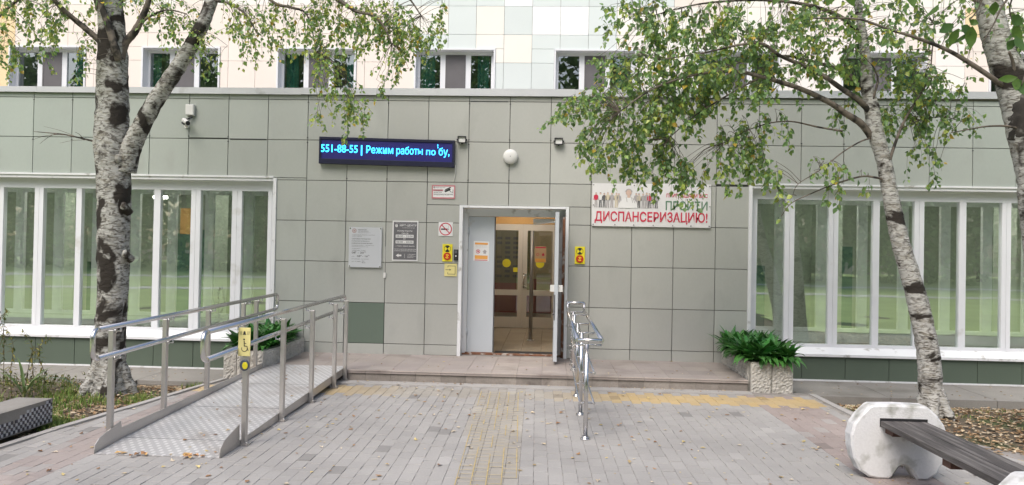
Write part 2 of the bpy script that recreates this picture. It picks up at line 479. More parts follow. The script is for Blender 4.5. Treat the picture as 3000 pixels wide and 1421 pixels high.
b = MB()
for k in range(40):
    xs = [-50 + 2.5 * k, -50 + 2.5 * (k + 1)]
    ys = [-17 - 5.5 * sin(x * 0.055 + 0.8) for x in xs]
    b.add([(xs[0], ys[0], 0.0), (xs[1], ys[1], 0.0), (xs[1], ys[1] - 1.5, 0.0), (xs[0], ys[0] - 1.5, 0.0)], [(0, 3, 2, 1)])
tag(b.build('garden_path', M['path']), kind='structure')
b = MB()
for k in range(48):
    xs = [-60 + 2.5 * k, -60 + 2.5 * (k + 1)]; ys = [-30 - 3.5 * sin(x * 0.09 + 0.5) - 1.2 * sin(x * 0.27) for x in xs]
    b.add([(xs[0], ys[0], 0.0), (xs[1], ys[1], 0.0), (xs[1], ys[1] - 2.6, 0.0), (xs[0], ys[0] - 2.6, 0.0)], [(0, 3, 2, 1)])
tag(b.build('park_path', M['path']), kind='structure')

# paving of single concrete pavers
def pav_edge_l(y): return np.interp(y, [-11, -7, -4.4, -1.6], [-4.15, -4.0, -3.80, -3.44])
def pav_edge_r(y): return np.interp(y, [-11, -6, -4.7, -3.25, -1.5], [5.5, 5.2, 4.62, 3.86, 3.82])
b = MB()
b.add([(-4.3, -11, -0.006), (5.7, -11, -0.006), (5.7, -5.4, -0.006), (4.05, -3.2, -0.006), (3.86, -1.5, -0.006), (3.86, -0.6, -0.16), (-3.5, -0.6, -0.16), (-3.5, -1.5, -0.006), (-3.9, -4.4, -0.006)],
      [(0, 1, 2, 3, 4, 7, 8), (4, 5, 6, 7)])
tag(b.build('pavement_base', M['sand']), kind='structure')
b = MB()
PW, PL = 0.110, 0.212
rot = -0.014
TS = 0.045                                    # skew of the strip with the tactile rows
for ci in range(-48, 62):
    off = (ci % 2) * 0.5 * PL + 0.02 * sin(ci * 2.3)
    for ri in range(-2, 52):
        ly = -1.80 - ri * PL - off + PL / 2
        lx = (ci + 0.5) * PW + 0.02
        x = lx - rot * 0 + (-0.014) * (ly + 2) * 1.0
        y = ly
        if y > -1.74 or y < -10.9: continue
        if not (pav_edge_l(y) + 0.05 < x < pav_edge_r(y) - 0.05): continue
        rr = random.random()
        g = 1 + random.gauss(0, 0.026)
        if rr < 0.014: g *= 0.72
        elif rr < 0.04: g *= 1.1
        c = [g, g, g]
        xr = x
        if 3.0 < xr < 3.62 or -3.48 < xr < -2.98:
            k = 1.0 if random.random() < 0.92 else 0.4
            k *= 0.75 if xr > 0 else 0.6
            c = [g * lerp(1, 0.90, k), g * lerp(1, 0.74, k), g * lerp(1, 0.70, k)]
        # worn yellow row in front of the step
        wear = min(1, max(0, (abs(xr + 0.25) - 0.75) / 1.1))
        if y > -2.38 - 0.02 and y < -1.83 and (xr > -3.5):
            k = wear * random.uniform(0.75, 1.0)
            if xr < -2.9: k *= 0.8
            c = [g * lerp(1.0, 1.42, k), g * lerp(0.97, 1.08, k), g * lerp(0.90, 0.54, k)]
        sx = 0.045 + -0.034 * (y + 2)        # centre of the tactile strip
        if abs(xr - sx) < 0.235 and y < -2.0:
            k = random.uniform(0.5, 1)
            c = [g * lerp(1.0, 1.03, k), g * lerp(1.0, 0.99, k), g * lerp(1.0, 0.90, k)]
        b.col = tuple(c)
        gp = 0.0022; ch = 0.0022
        dz = random.gauss(0, 0.0007) + 0.0014 * sin(x * 2.1 + 1.3 * sin(y * 1.4)) * sin(y * 1.9 + x); tl = random.gauss(0, 0.0007); tw = random.gauss(0, 0.0007)
        hx, hy = PW / 2 - gp / 2, PL / 2 - gp * 1.7
        o = []
        for sx_, sy_ in ((-1, -1), (1, -1), (1, 1), (-1, 1)):
            o.append((x + sx_ * hx, y + sy_ * hy, -0.012))
        for sx_, sy_ in ((-1, -1), (1, -1), (1, 1), (-1, 1)):
            o.append((x + sx_ * hx, y + sy_ * hy, -0.0022 + dz))
        for sx_, sy_ in ((-1, -1), (1, -1), (1, 1), (-1, 1)):
            o.append((x + sx_ * (hx - ch), y + sy_ * (hy - ch), dz + sx_ * tl + sy_ * tw))
        b.add(o, [(8, 9, 10, 11)] + [(i, (i + 1) % 4, 4 + (i + 1) % 4, 4 + i) for i in range(4)] + [(4 + i, 4 + (i + 1) % 4, 8 + (i + 1) % 4, 8 + i) for i in range(4)])
tag(b.build('pavement', M['paver']), kind='structure')
# yellow mortar lines left of the worn tactile strip are paint on the pavers
M['paint'] = mat('worn_yellow_paint', (0.50, 0.39, 0.17), 0.8, 0, 0.2, 12)
b = MB()
for k in range(5):
    for j in range(34):
        if random.random() < 0.10: continue
        y0 = -2.0 - j * 0.212; y1 = y0 - 0.212
        x0 = -0.175 + k * 0.11 + 0.045 - 0.034 * (y0 + 2) - 0.045; x1 = -0.175 + k * 0.11 - 0.034 * (y1 + 2)
        wv = random.uniform(0.002, 0.0045)
        b.add([(x0 - wv, y0, 0.005), (x0 + wv, y0, 0.005), (x1 + wv, y1, 0.005), (x1 - wv, y1, 0.005)], [(0, 3, 2, 1)])
for k in range(4):
    for j in range(34):
        for hh in (0, 1):
            if random.random() < 0.12: continue
            y0 = -2.05 - j * 0.212 - hh * 0.106 - 0.05 * (k % 2)
            x0 = -0.175 + k * 0.11 - 0.034 * (y0 + 2)
            b.add([(x0, y0 - 0.003, 0.009), (x0 + 0.11, y0 - 0.003, 0.009), (x0 + 0.11, y0 + 0.003, 0.009), (x0, y0 + 0.003, 0.009)], [(0, 1, 2, 3)])
tag(b.build('pavement_marking', M['paint']), kind='structure')
# kerbs
b = MB()
def kerb_run(pts, wd, z0, z1, seg):
    for (a, c) in zip(pts, pts[1:]):
        a, c = Vector(a), Vector(c)
        n = max(1, int((c - a).length / seg)); d = (c - a).normalized(); q = Vector((-d.y, d.x)) * wd / 2
        for i in range(n):
            p0 = lerp(a, c, i / n) + d * 0.003; p1 = lerp(a, c, (i + 1) / n) - d * 0.003
            vs = [p0 - q, p1 - q, p1 + q, p0 + q]
            b.add([(p.x, p.y, z0) for p in vs] + [(p.x, p.y, z1 + random.gauss(0, 0.002)) for p in vs], [(4, 5, 6, 7), (0, 1, 5, 4), (1, 2, 6, 5), (2, 3, 7, 6), (3, 0, 4, 7)])
kerb_run([(pav_edge_l(y) - 0.02, y) for y in (-1.6, -4.4, -7, -10.9)], 0.07, -0.14, 0.012, 0.9)
kerb_run([(pav_edge_r(y) + 0.02, y) for y in (-1.6, -3.25, -4.7, -6, -10.9)], 0.08, -0.14, 0.014, 0.9)
b.box((-3.05, -1.74, -0.1), (3.1, -1.535, 0.012))
tag(b.build('kerb', M['kerb']), kind='structure')
# concrete aprons along the wall
b = MB()
for (x0, x1, yf, za, zb) in ((-13, -3.62, -0.98, -0.15, -0.165), (3.66, 13, -1.12, -0.085, -0.10)):
    n = 7
    for i in range(n):
        a = lerp(x0, x1, i / n) + 0.004; c = lerp(x0, x1, (i + 1) / n) - 0.004
        yy = yf - (0.25 * (-5 - (a + c) / 2) / 4 if x1 < 0 and (a + c) / 2 < -5 else 0)
        b.add([(a, yy, -0.4), (c, yy, -0.4), (c, 0.05, -0.4), (a, 0.05, -0.4), (a, yy, zb), (c, yy, zb), (c, 0.05, za), (a, 0.05, za)],
              [(4, 5, 6, 7), (0, 1, 5, 4), (1, 2, 6, 5), (3, 0, 4, 7)])
tag(b.build('concrete_path', M['concrete']), kind='structure')

# ------------------------------------------------------------------ building
bld = thing('clinic_building', 'clinic building with grey green panel ground floor and pale checkered upper storey', 'building', (0, 0, 0))
B = MB()
rows = [3.873 - 0.597 * k for k in range(7)]          # 3.873 .. 0.291
GAP = 0.0042
DOOR = (-0.715, 0.885, 0.14, 2.345)
dark_cells = {(-4, 5)}                                 # column -2.4..-1.8, lowest full row
shift = {(-7, 0): 0.012, (-1, 0): 0.0}
def panel(x0, x1, z0, z1, c, dz=0):
    B.col = c
    B.bbox((x0 + GAP, -0.006 + dz, z0 + GAP), (x1 - GAP, 0.012, z1 - GAP), 0.0025)
def clip_panel(x0, x1, z0, z1, c):
    """panel minus windows and door"""
    regs = [(x0, x1, z0, z1)]
    for (a, b_, lo, hi) in ((-99, -3.452, -1, 2.712), (3.472, 99, -1, 2.705), DOOR):
        out = []
        for (p, q, r, s_) in regs:
            if q <= a or p >= b_ or s_ <= lo or r >= hi: out.append((p, q, r, s_)); continue
            if s_ > hi: out.append((p, q, hi, s_))
            lo2 = max(r, lo); hi2 = min(s_, hi)
            if p < a: out.append((p, a, lo2, hi2))
            if q > b_: out.append((b_, q, lo2, hi2))
        regs = out
    for (p, q, r, s_) in regs:
        if q - p > 0.03 and s_ - r > 0.03: panel(p, q, r, s_, c, random.uniform(-0.0015, 0.0015))
for ci in range(-22, 22):
    x0, x1 = ci * 0.6, (ci + 1) * 0.6
    for ri in range(-1, 7):
        z1 = 3.95 if ri == -1 else rows[ri]
        z0 = rows[0] if ri == -1 else (rows[ri + 1] if ri < 6 else 0.12)
        g = 1 + random.gauss(0, 0.027)
        gr = min(1, max(0, (abs(x0 - 0.3) - 2.0) / 5.0))  # greener, darker outward: tree shade and colour cast put into the panel tint
        c = (g * lerp(1.0, 0.89, gr), g * lerp(1.0, 0.98, gr), g * lerp(1.0, 0.96, gr))
        if (ci, ri) in dark_cells: c = (0.30, 0.39, 0.33)
        if (ci, ri) in ((-8, 0), ): z0 += 0.012
        clip_panel(x0, x1, z0, z1, c)

# small fixing clips down the joints
B.mi = 1
for ci in range(-20, 20):
    for (za, zb) in ((rows[1], rows[0]), (rows[2], rows[1])):
        for t in (0.06, 0.94):
            x = ci * 0.6; z = lerp(za, zb, t)
            if random.random() < 0.55 and not (-2.85 < x < -0.75 and 2.85 < z < 3.36):
                B.box((x - 0.011, -0.012, z - 0.006), (x + 0.011, -0.005, z + 0.006))
B.build('wall', [M['panel'], M['ink_grey']], bld)
# dark gap where panels slipped
B = MB(); B.box((-4.17, -0.009, 3.268), (-3.62, -0.003, 3.284)); B.build('open_joint', M['dark'], bld); B = MB()
B.box((-0.585, -0.009, 3.866), (-0.03, -0.003, 3.88))
B.build('open_joint', M['dark'], bld)
# backing shell (dark behind the joints), with real openings
B = MB()
B.box((-13, 0.016, 2.70), (-3.46, 0.10, 3.95)); B.box((3.48, 0.016, 2.70), (13, 0.10, 3.95))
B.box((-3.455, 0.016, -0.2), (-0.72, 0.10, 3.95)); B.box((0.89, 0.016, -0.2), (3.475, 0.10, 3.95))
B.box((-0.72, 0.016, 2.35), (0.89, 0.10, 3.95))
B.build('backing', M['joint'], bld)
# room shells
B = MB()
for (x0, x1) in ((-13, -1.4), (1.5, 13)):
    B.box((x0, 4.4, -0.2), (x1, 4.55, 3.6))                       # back wall
    B.box((x0, 0.101, 2.72), (x1, 4.5, 2.86)) if False else B.box((x0, 0.101, 2.95), (x1, 4.39, 3.1))
for x in (-13.2, 13.0): B.box((x, 0.02, -0.2), (x + 0.2, 4.55, 3.9))
B.box((-3.45, 0.101, -0.2), (-3.25, 4.39, 2.94)); B.box((3.30, 0.101, -0.2), (3.47, 4.39, 2.94))
for x in (-8.6, -5.7): B.box((x, 2.6, 0.0), (x + 0.4, 3.0, 2.94))
for x in (5.4, 8.4): B.box((x, 2.6, 0.0), (x + 0.4, 3.0, 2.94))
B.build('room_wall', M['room'], bld)
B = MB(); B.box((-13, 0.3, -0.2), (-3.46, 4.39, 0.05)); B.build('room_floor', M['roomfloor'], bld); B = MB(); B.box((3.48, 0.3, -0.2), (13, 4.39, 0.05))
B.build('room_floor', M['roomfloor'], bld)
# dim things inside the rooms
M['cabinet'] = mat('cabinet', (0.10, 0.2, 0.16), 0.6)
for (a_, c_) in (((-6.9, 3.9, 0.1), (-6.3, 4.35, 2.0)), ((-9.3, 3.8, 0.1), (-8.9, 4.35, 1.3)), ((6.0, 3.9, 0.1), (6.5, 4.35, 1.9)), ((4.2, 3.8, 0.1), (4.8, 4.35, 1.5))):
    B = MB(); B.box(a_, c_); B.build('cabinet', M['cabinet'], bld)
B = MB(); B.box((-6.55, 3.3, 1.9), (-6.3, 3.4, 2.4)); B.build('notice_board', M['orange_wall'], bld)
B = MB(); B.box((-6.40, 2.0, 2.50), (-6.17, 2.06, 2.545)); B.build('ceiling_or_fill_lamp', M['tube_lit'], bld)
for (x, y) in ((-11, 1.4), (-9.2, 1.4), (-7.4, 1.4), (-5.0, 1.4), (4.6, 1.4), (6.6, 1.4), (8.8, 1.4), (11, 1.4)):  # added fill tubes, hidden above the window heads, to brighten both rooms
    B = MB(); B.box((x - 0.6, y, 2.86), (x + 0.6, y + 0.12, 2.92)); B.build('ceiling_or_fill_lamp', M['tube_lit'], bld)
for (x, y, z) in ((0.05, 1.6, 2.62), (0.05, 3.2, 2.62), (-0.8, 5.6, 3.2), (0.9, 6.4, 3.2)):  # unseen lamps added behind the lintels to light vestibule and lobby
    B = MB(); B.box((x - 0.36, y - 0.07, z), (x + 0.36, y + 0.06, z + 0.06)); B.build('ceiling_or_fill_lamp', M['tube_lit'], bld)
# roof of the front block and coping
B = MB(); B.box((-13.2, 0.02, 3.955), (13.2, 4.58, 3.985)); B.build('roof', M['concrete'], bld)
B = MB()
x = -13.2
while x < 13.2:
    x1 = x + 2.02
    j = random.uniform(-0.004, 0.004); tz = 4.026 + 0.0035 * (x + 8) + j
    B.prism([(x + 0.001, 3.944 + 0.0045 * max(x, 0) + j), (x1 - 0.001, 3.944 + 0.0045 * max(x1, 0) + j), (x1 - 0.001, tz + 0.006), (x + 0.001, tz)], -0.05, -0.035)
    B.add([(x, -0.05, tz), (x1, -0.05, tz + 0.006), (x1, 0.4, tz + 0.03), (x, 0.4, tz + 0.024)], [(0, 1, 2, 3)])
    x = x1
B.build('coping', M['coping'], bld)
# upper storey
UY = 4.6
B = MB()
peach, cream, gg, wht, orange, sand_ = (0.96, 0.865, 0.785), (0.99, 0.96, 0.885), (0.78, 0.845, 0.83), (1.06, 1.07, 1.07), (0.98, 0.76, 0.46), (0.99, 0.93, 0.88)
UC = 0.5845; UX0 = -0.986
def ux(k): return UX0 + k * UC
urows = [9.13, 8.545, 7.96, 7.375, 6.79, 6.195, 5.605, 5.02, 4.43, 3.9]
table = {}
for k in range(-3, 7):
    table[(k, 3)] = gg
for k, c in ((-3, gg), (-2, gg), (-1, gg), (0, gg), (1, wht), (2, gg), (3, gg), (4, gg), (5, gg), (6, gg)): table[(k, 3)] = c
for k, c in ((-3, cream), (-2, cream), (-1, gg), (0, cream), (1, gg), (2, wht), (3, wht), (4, gg), (5, cream), (6, cream)): table[(k, 4)] = c
for k, c in ((-3, peach), (-2, gg), (-1, gg), (0, cream), (1, cream), (2, gg), (3, gg), (4, gg), (5, sand_), (6, cream)): table[(k, 5)] = c
for k, c in ((-3, peach), (-2, peach), (-1, gg), (0, gg), (1, gg), (2, gg), (3, gg), (4, cream), (5, cream), (6, cream)): table[(k, 6)] = c
wins = [ux(-2) - 0.13 + 0.0 + i * 5 * UC for i in range(-4, 7)]       # left edges of the window openings
wins = [-2.273 + i * 2.9235 for i in range(-4, 6)]
WW, WT, WB = 1.70, 5.90, 4.38
for k in range(-22, 24):
    x0, x1 = ux(k), ux(k + 1)
    for r in range(len(urows) - 1):
        z1, z0 = urows[r], urows[r + 1]
        c = table.get((k, r))
        if c is None:
            if k < -3: c = peach if r >= 4 else random.choice([peach, sand_, cream])
            elif k > 6: c = random.choice([sand_, sand_, peach, cream])
            else: c = random.choice([gg, cream, gg, wht])
            if k <= -18 and r in (3, 4, 5, 6, 7): c = orange if random.random() < 0.9 else peach
            if (k, r) in ((17, 4),): c = orange
        g = 1 + random.gauss(0, 0.012); c = tuple(v * g for v in c)
        regs = [(x0, x1, z0, z1)]
        for wx in wins:
            out = []
            for (p, q, s0, s1) in regs:
                if q <= wx or p >= wx + WW or s1 <= WB or s0 >= WT: out.append((p, q, s0, s1)); continue
                if s1 > WT: out.append((p, q, WT, s1))
                a, d = max(s0, WB), min(s1, WT)
                if s0 < WB: out.append((p, q, s0, WB))
                if p < wx: out.append((p, wx, a, d))
                if q > wx + WW: out.append((wx + WW, q, a, d))
            regs = out
        B.col = c
        for (p, q, s0, s1) in regs:
            if q - p > 0.02 and s1 - s0 > 0.02:
                B.box((p + 0.0035, UY - 0.006, s0 + 0.0035), (q - 0.0035, UY + 0.01, s1 - 0.0035))
B.build('upper_wall', M['upper'], bld)
B = MB()
for a, c in zip([-15] + [x + WW for x in wins], wins + [16]):
    B.box((a, UY + 0.012, 3.9), (c, UY + 0.3, 9.13))
for wx in wins:
    B.box((wx, UY + 0.012, WT), (wx + WW, UY + 0.3, 9.13)); B.box((wx, UY + 0.012, 3.9), (wx + WW, UY + 0.3, WB))
B.build('upper_backing', mat('mineral_backing', (0.30, 0.29, 0.27), 0.9), bld)
B = MB()
B.box((-15, 4.3 + 2.8, 3.9), (16, 7.3, 9.1)); B.box((-15, UY + 0.31, 3.8), (16, 7.2, 3.9)); B.box((-15, UY + 0.31, 7.2), (16, 7.2, 7.3))
B.build('upper_room_wall', mat('upper_room', (0.25, 0.26, 0.25), 0.8), bld)
B = MB(); B.box((-15.1, UY - 0.1, 9.14), (16.1, 12, 9.4)); B.box((-15, 7.31, 3.9), (16, 12, 9.13)); B.build('upper_roof', M['concrete'], bld)
for i, wx in enumerate(wins):
    f = MB(); e = 0.035
    y0, y1 = UY - 0.03, UY + 0.26
    f.box((wx, y0, WT - e), (wx + WW, y1, WT)); f.box((wx, y0, WB), (wx + e, y1, WT - e - 0.001)); f.box((wx + WW - e, y0, WB), (wx + WW, y1, WT - e - 0.001))
    f.box((wx + e, y0 - 0.05, WB), (wx + WW - e, y1, WB + 0.03))
    fr = f.build('window', M['white'], bld)
    s_ = MB(); a, c = wx + e + 0.001, wx + WW - e - 0.001; zt, zb = WT - e - 0.002, WB + 0.032; yy = UY + 0.16
    t1 = a + (c - a) * 0.335; t2 = a + (c - a) * 0.665
    s_.box((a, yy, zt - 0.06), (c, yy + 0.07, zt)); s_.box((a, yy, zb), (c, yy + 0.07, zb + 0.06))
    for (p, q) in ((a, a + 0.06), (c - 0.06, c), (t1 - 0.055, t1 + 0.055), (t2 - 0.055, t2 + 0.055)):
        s_.box((p, yy - 0.002, zb + 0.061), (q, yy + 0.07, zt - 0.061))
    s_.build('sash', M['white'], fr)
    g = MB()
    for (p, q) in ((a + 0.06, t1 - 0.055), (t1 + 0.055, t2 - 0.055), (t2 + 0.055, c - 0.06)):
        g.add([(p, yy + 0.03, zb + 0.06), (q, yy + 0.03, zb + 0.06), (q, yy + 0.03, zt - 0.06), (p, yy + 0.03, zt - 0.06)], [(0, 1, 2, 3)])
    g.build('pane', M['glass_up'], fr)
    g = MB(); p, q = t1 + 0.055, t2 - 0.055
    g.box((p, yy - 0.012, zb + 0.062), (p + 0.03, yy - 0.003, zt - 0.062)); g.box((q - 0.03, yy - 0.012, zb + 0.062), (q, yy - 0.003, zt - 0.062)); g.box((p + 0.031, yy - 0.012, zt - 0.10), (q - 0.031, yy - 0.003, zt - 0.062))
    g.add([(p + 0.03, yy - 0.006, zb + 0.06), (q - 0.03, yy - 0.006, zb + 0.06), (q - 0.03, yy - 0.006, zt - 0.10), (p + 0.03, yy - 0.006, zt - 0.10)], [(0, 1, 2, 3)])
    g.build('insect_screen', M['screen'], fr)
    spans = {4: ((a + 0.06, a + 0.36), (c - 0.36, c - 0.12)), 0: ((a + 0.26, a + 0.5),), 1: ((c - 0.4, c - 0.06),), 2: ((a + 0.02, a + 0.22),), 3: ((a + 0.06, a + 0.33), (c - 0.25, c - 0.05)), 6: ((a + 0.1, a + 0.5),)}
    for (p, q) in spans.get(i, ((c - 0.35, c - 0.1),)):
        cu = MB(); n = 16; vs = []
        for k in range(n + 1):
            x = lerp(p, q, k / n); y = yy + 0.16 + 0.025 * sin(k * 1.6)
            vs += [(x, y, zb), (x, y, zt)]
        cu.add(vs, [(2 * k, 2 * k + 2, 2 * k + 3, 2 * k + 1) for k in range(n)], True)
        cu.build('curtain', M['curtain'], fr)

# ground-floor window bands
def band(x0, x1, mull, ztop, zbot, door_at=None):
    """x0..x1 opening, mull = list of (xa, xb) vertical members in the plane y=0.12"""
    yy = 0.12
    f = MB()
    f.box((x0, yy, ztop - 0.085), (x1, yy + 0.08, ztop + 0.06)); f.box((x0, yy, zbot - 0.065), (x1, yy + 0.08, zbot))
    for (a, c) in mull:
        if c - a > 0.12:
            m_ = (a + c) / 2
            f.box((a, yy - 0.003, zbot + 0.001), (m_ - 0.002, yy + 0.08, ztop - 0.086)); f.box((m_ + 0.002, yy - 0.003, zbot + 0.001), (c, yy + 0.08, ztop - 0.086))
        else:
            f.box((a, yy - 0.001, zbot + 0.001), (c, yy + 0.08, ztop - 0.086))
    fr = f.build('window_band', M['white'], bld)
    for (m0, m1) in zip(mull, mull[1:]):
        g = MB(); a, c = m0[1], m1[0]
        tw = random.gauss(0, 0.0012)
        g.add([(a, yy + 0.04 + tw, zbot), (c, yy + 0.04 - tw, zbot), (c, yy + 0.04 - tw, ztop - 0.085), (a, yy + 0.04 + tw, ztop - 0.085)], [(0, 1, 2, 3)])
        g.build('pane', M['glass'], fr)
    # second, inner glazing frame and its low sill wall
    i_ = MB(); y2 = 0.58
    for (a, c) in mull:
        m_ = (a + c) / 2
        i_.box((m_ - 0.07, y2, 0.62), (m_ + 0.07, y2 + 0.06, ztop - 0.12))
    i_.box((x0, y2 - 0.002, ztop - 0.12), (x1, y2 + 0.06, ztop + 0.03)); i_.box((x0, y2 - 0.002, 0.56), (x1, y2 + 0.06, 0.62))
    for k in range(3):
        i_.box((x0, y2 + 0.01, 0.08 + k * 0.16), (x1, y2 + 0.05, 0.23 + k * 0.16))
    i_.box((x0, yy + 0.085, zbot - 0.09), (x1, y2 - 0.003, zbot - 0.05))
    i_.build('inner_frame', M['inner'], fr)
    # flashings: head, sill, jamb, bottom drip
    h = MB()
    h.box((x0, -0.03, ztop + 0.105), (x1, 0.0145, ztop + 0.13)); h.box((x0, -0.01, ztop + 0.06), (x1, 0.2, ztop + 0.1045))
    h.add([(x0, 0.118, zbot - 0.04), (x1, 0.118, zbot - 0.04), (x1, -0.045, zbot - 0.125), (x0, -0.045, zbot - 0.125), (x0, -0.045, zbot - 0.16), (x1, -0.045, zbot - 0.16), (x1, 0.0, zbot - 0.165), (x0, 0.0, zbot - 0.165)],
          [(0, 3, 2, 1), (3, 4, 5, 2), (4, 7, 6, 5)])
    h.build('flashing', M['flash'], fr)
    return fr


LM = [(-10.4, -10.25), (-9.77, -9.68), (-9.16, -9.0), (-8.52, -8.43), (-7.87, -7.725), (-7.235, -7.10), (-6.585, -6.50), (-5.98, -5.85), (-5.375, -5.275), (-4.80, -4.655), (-4.17, -4.02), (-3.62, -3.50)]
RM = [(3.52, 3.625), (4.025, 4.16), (4.652, 4.785), (5.28, 5.37), (5.863, 5.998), (6.496, 6.59), (7.09, 7.215), (7.70, 7.79), (8.30, 8.44), (8.93, 9.02), (9.55, 9.68), (10.2, 10.3), (10.8, 10.93)]
wl_ = band(-13, -3.495, LM, 2.60, 0.43)
wr_ = band(3.515, 13, RM, 2.60, 0.425)
B = MB(); B.box((-3.494, -0.028, 0.25), (-3.447, 0.2, 2.705)); B.build('jamb', M['flash'], bld); B = MB(); B.box((3.466, -0.028, 0.25), (3.514, 0.2, 2.705)); B.build('jamb', M['flash'], bld)
B = MB()
for (xa, xb, zt, zb, x_off) in ((-13, -3.45, 0.262, -0.13, -3.45), (3.47, 13, 0.262, -0.065, 4.25 - 0.615)):
    x = x_off
    B = MB()
    for k in range(18):
        a, c = (x - 0.605 * (k + 1), x - 0.605 * k) if xa < 0 else (x + 0.613 * k, x + 0.613 * (k + 1))
        a = max(a, xa); c = min(c, xb)
        if c - a > 0.05: B.box((a + 0.004, -0.004 + random.uniform(0, 0.002), zb), (c - 0.004, 0.012, zt))
    B.build('plinth', M['plinth'], bld)
B = MB(); B.box((-13, 0.014, -0.25), (-3.456, 0.09, 0.26)); B.build('plinth_backing', M['joint'], bld); B = MB(); B.box((3.476, 0.014, -0.25), (13, 0.09, 0.26)); B.build('plinth_backing', M['joint'], bld)
B = MB(); B.box((-13, -0.02, -0.155), (-3.45, 0.013, -0.131)); B.build('drip_profile', M['flash'], bld); B = MB(); B.box((3.47, -0.02, -0.088), (13, 0.013, -0.066)); B.build('drip_profile', M['flash'], bld)

# ------------------------------------------------------------------ entrance
PZ = 0.14
B = MB()
B.box((-0.715, -0.03, PZ - 0.01), (-0.665, 0.21, 2.345)); B.box((0.84, -0.03, PZ - 0.03), (0.885, 0.21, 2.345)); B.box((-0.664, -0.03, 2.312), (0.839, 0.21, 2.345))
df = B.build('door_surround', M['flash'], bld)
B = MB()
B.box((-0.664, 0.2, 2.20), (0.839, 0.30, 2.31)); B.box((-0.664, 0.201, PZ), (-0.605, 0.30, 2.199)); B.box((0.735, 0.201, PZ), (0.839, 0.30, 2.199))
B.build('door_frame', M['flash'], bld)
B = MB()
B.box((0.80, 0.05, PZ), (0.838, 0.20, 2.2)); B.box((-0.66, 0.16, PZ), (0.80, 0.26, PZ + 0.02)); B.box((-0.62, 0.185, PZ + 0.021), (-0.20, 0.2, PZ + 0.035))
B.build('rusty_threshold', M['rust'], bld)
B = MB(); B.box((-0.19, 0.30, PZ + 0.001), (0.73, 0.55, PZ + 0.016)); B.build('door_mat', M['mat'], bld)
B = MB(); B.box((-0.6, 0.215, PZ + 0.03), (-0.205, 0.265, 2.195))
for z in (0.42, 1.92): B.tube([(-0.6, 0.20, z), (-0.6, 0.20, z + 0.11)], 0.011, 8)
fl = B.build('door_leaf', M['steel_door'], bld); fl['label'] = 'closed grey steel left leaf'
B = MB(); B.box((-0.212, 0.212, PZ + 0.03), (-0.196, 0.272, 2.19)); B.build('edge_strip', M['ink_grey'], fl)
B = MB()
B.box((0.685, -0.66, PZ + 0.045), (0.735, 0.215, 2.235))
fo = B.build('door_leaf', M['steel_door'], bld); fo['label'] = 'open grey steel right leaf seen edge on'
B = MB()
for (xa, xb) in ((0.628, 0.684), (0.736, 0.80)):
    B = MB(); B.box((xa, -0.63, 1.14), (xb, -0.55, 1.23)); B.build('handle', M['offwhite'], fo)
B = MB(); B.box((0.683, -0.662, 0.75), (0.70, -0.658, 1.1)); B.tube([(0.665, -0.6, 0.83), (0.684, -0.6, 0.83)], 0.015, 10); B.build('lock_plate', M['ink_grey'], fo)
B = MB(); B.tube([(0.37, 0.34, 2.10), (0.69, 0.12, 2.13)], 0.012, 8); B.box((0.36, 0.31, 2.12), (0.68, 0.37, 2.18)); B.build('door_closer', M['offwhite'], bld)

# vestibule and lobby
B = MB()
n = 0
for i in range(12):
    for j in range(14):
        g = 1 + random.gauss(0, 0.04); B.col = (g, g, g)
        x0 = -1.35 + i * 0.31; y0 = 0.3 + j * 0.31
        B.box((x0 + 0.002, y0 + 0.002, 0.0), (x0 + 0.308, y0 + 0.308, PZ + 0.003))
B.build('vestibule_floor', M['vtile'], bld)
B = MB()
B.box((-1.40, 0.101, 0), (-1.35, 4.2, 2.8)); B.box((1.45, 0.101, 0), (1.5, 4.2, 2.8)); B.box((-1.35, 0.101, 2.7), (1.45, 4.2, 2.8))
B.build('vestibule_wall', M['tan_wall'], bld)
B = MB(); B.box((-1.35, 4.2, 2.24), (1.45, 4.3, 2.7)); B.box((-1.35, 4.2, 0), (-0.62, 4.3, 2.239)); B.box((0.80, 4.2, 0), (1.45, 4.3, 2.239)); B.build('inner_wall', M['orange_wall'], bld)
YI = 4.2
B = MB()
def leaf_frame(x0, x1):
    z0, z1 = PZ + 0.01, 2.235
    B.box((x0, YI - 0.03, z0), (x0 + 0.09, YI + 0.04, z1)); B.box((x1 - 0.09, YI - 0.03, z0), (x1, YI + 0.04, z1))
    for (a, c) in ((z0, 0.36), (0.80, 0.91), (2.11, z1)): B.box((x0 + 0.091, YI - 0.028, a), (x1 - 0.091, YI + 0.04, c))
leaf_frame(-0.60, 0.085); leaf_frame(0.09, 0.775)
idr = B.build('inner_door', M['vest_frame'], bld)
B = MB()
for (a, c) in ((-0.51, -0.005), (0.18, 0.685)):
    for (z0, z1) in ((0.36, 0.80), (0.91, 2.11)): B.add([(a, YI, z0), (c, YI, z0), (c, YI, z1), (a, YI, z1)], [(0, 1, 2, 3)])
B.build('pane', M['glass_in'], idr)
B = MB()
B.disc((-0.235, 1.445), 0.085, YI - 0.012, YI - 0.006); B.build('yellow_marker', M['ink_yellow'], idr); B = MB(); B.disc((0.44, 1.445), 0.085, YI - 0.012, YI - 0.006); B.build('yellow_marker', M['ink_yellow'], idr); B = MB(); B.box((-0.10, YI - 0.012, 1.27), (-0.01, YI - 0.006, 1.36))
B.build('yellow_marker', M['ink_yellow'], idr)
B = MB(); B.tube([(0.12, YI - 0.06, 0.95), (0.12, YI - 0.06, 1.25)], 0.014, 8); B.box((0.10, YI - 0.06, 0.97), (0.18, YI - 0.03, 0.99)); B.box((0.10, YI - 0.06, 1.21), (0.18, YI - 0.03, 1.23)); B.build('handle', M['steel'], idr)
B = MB()
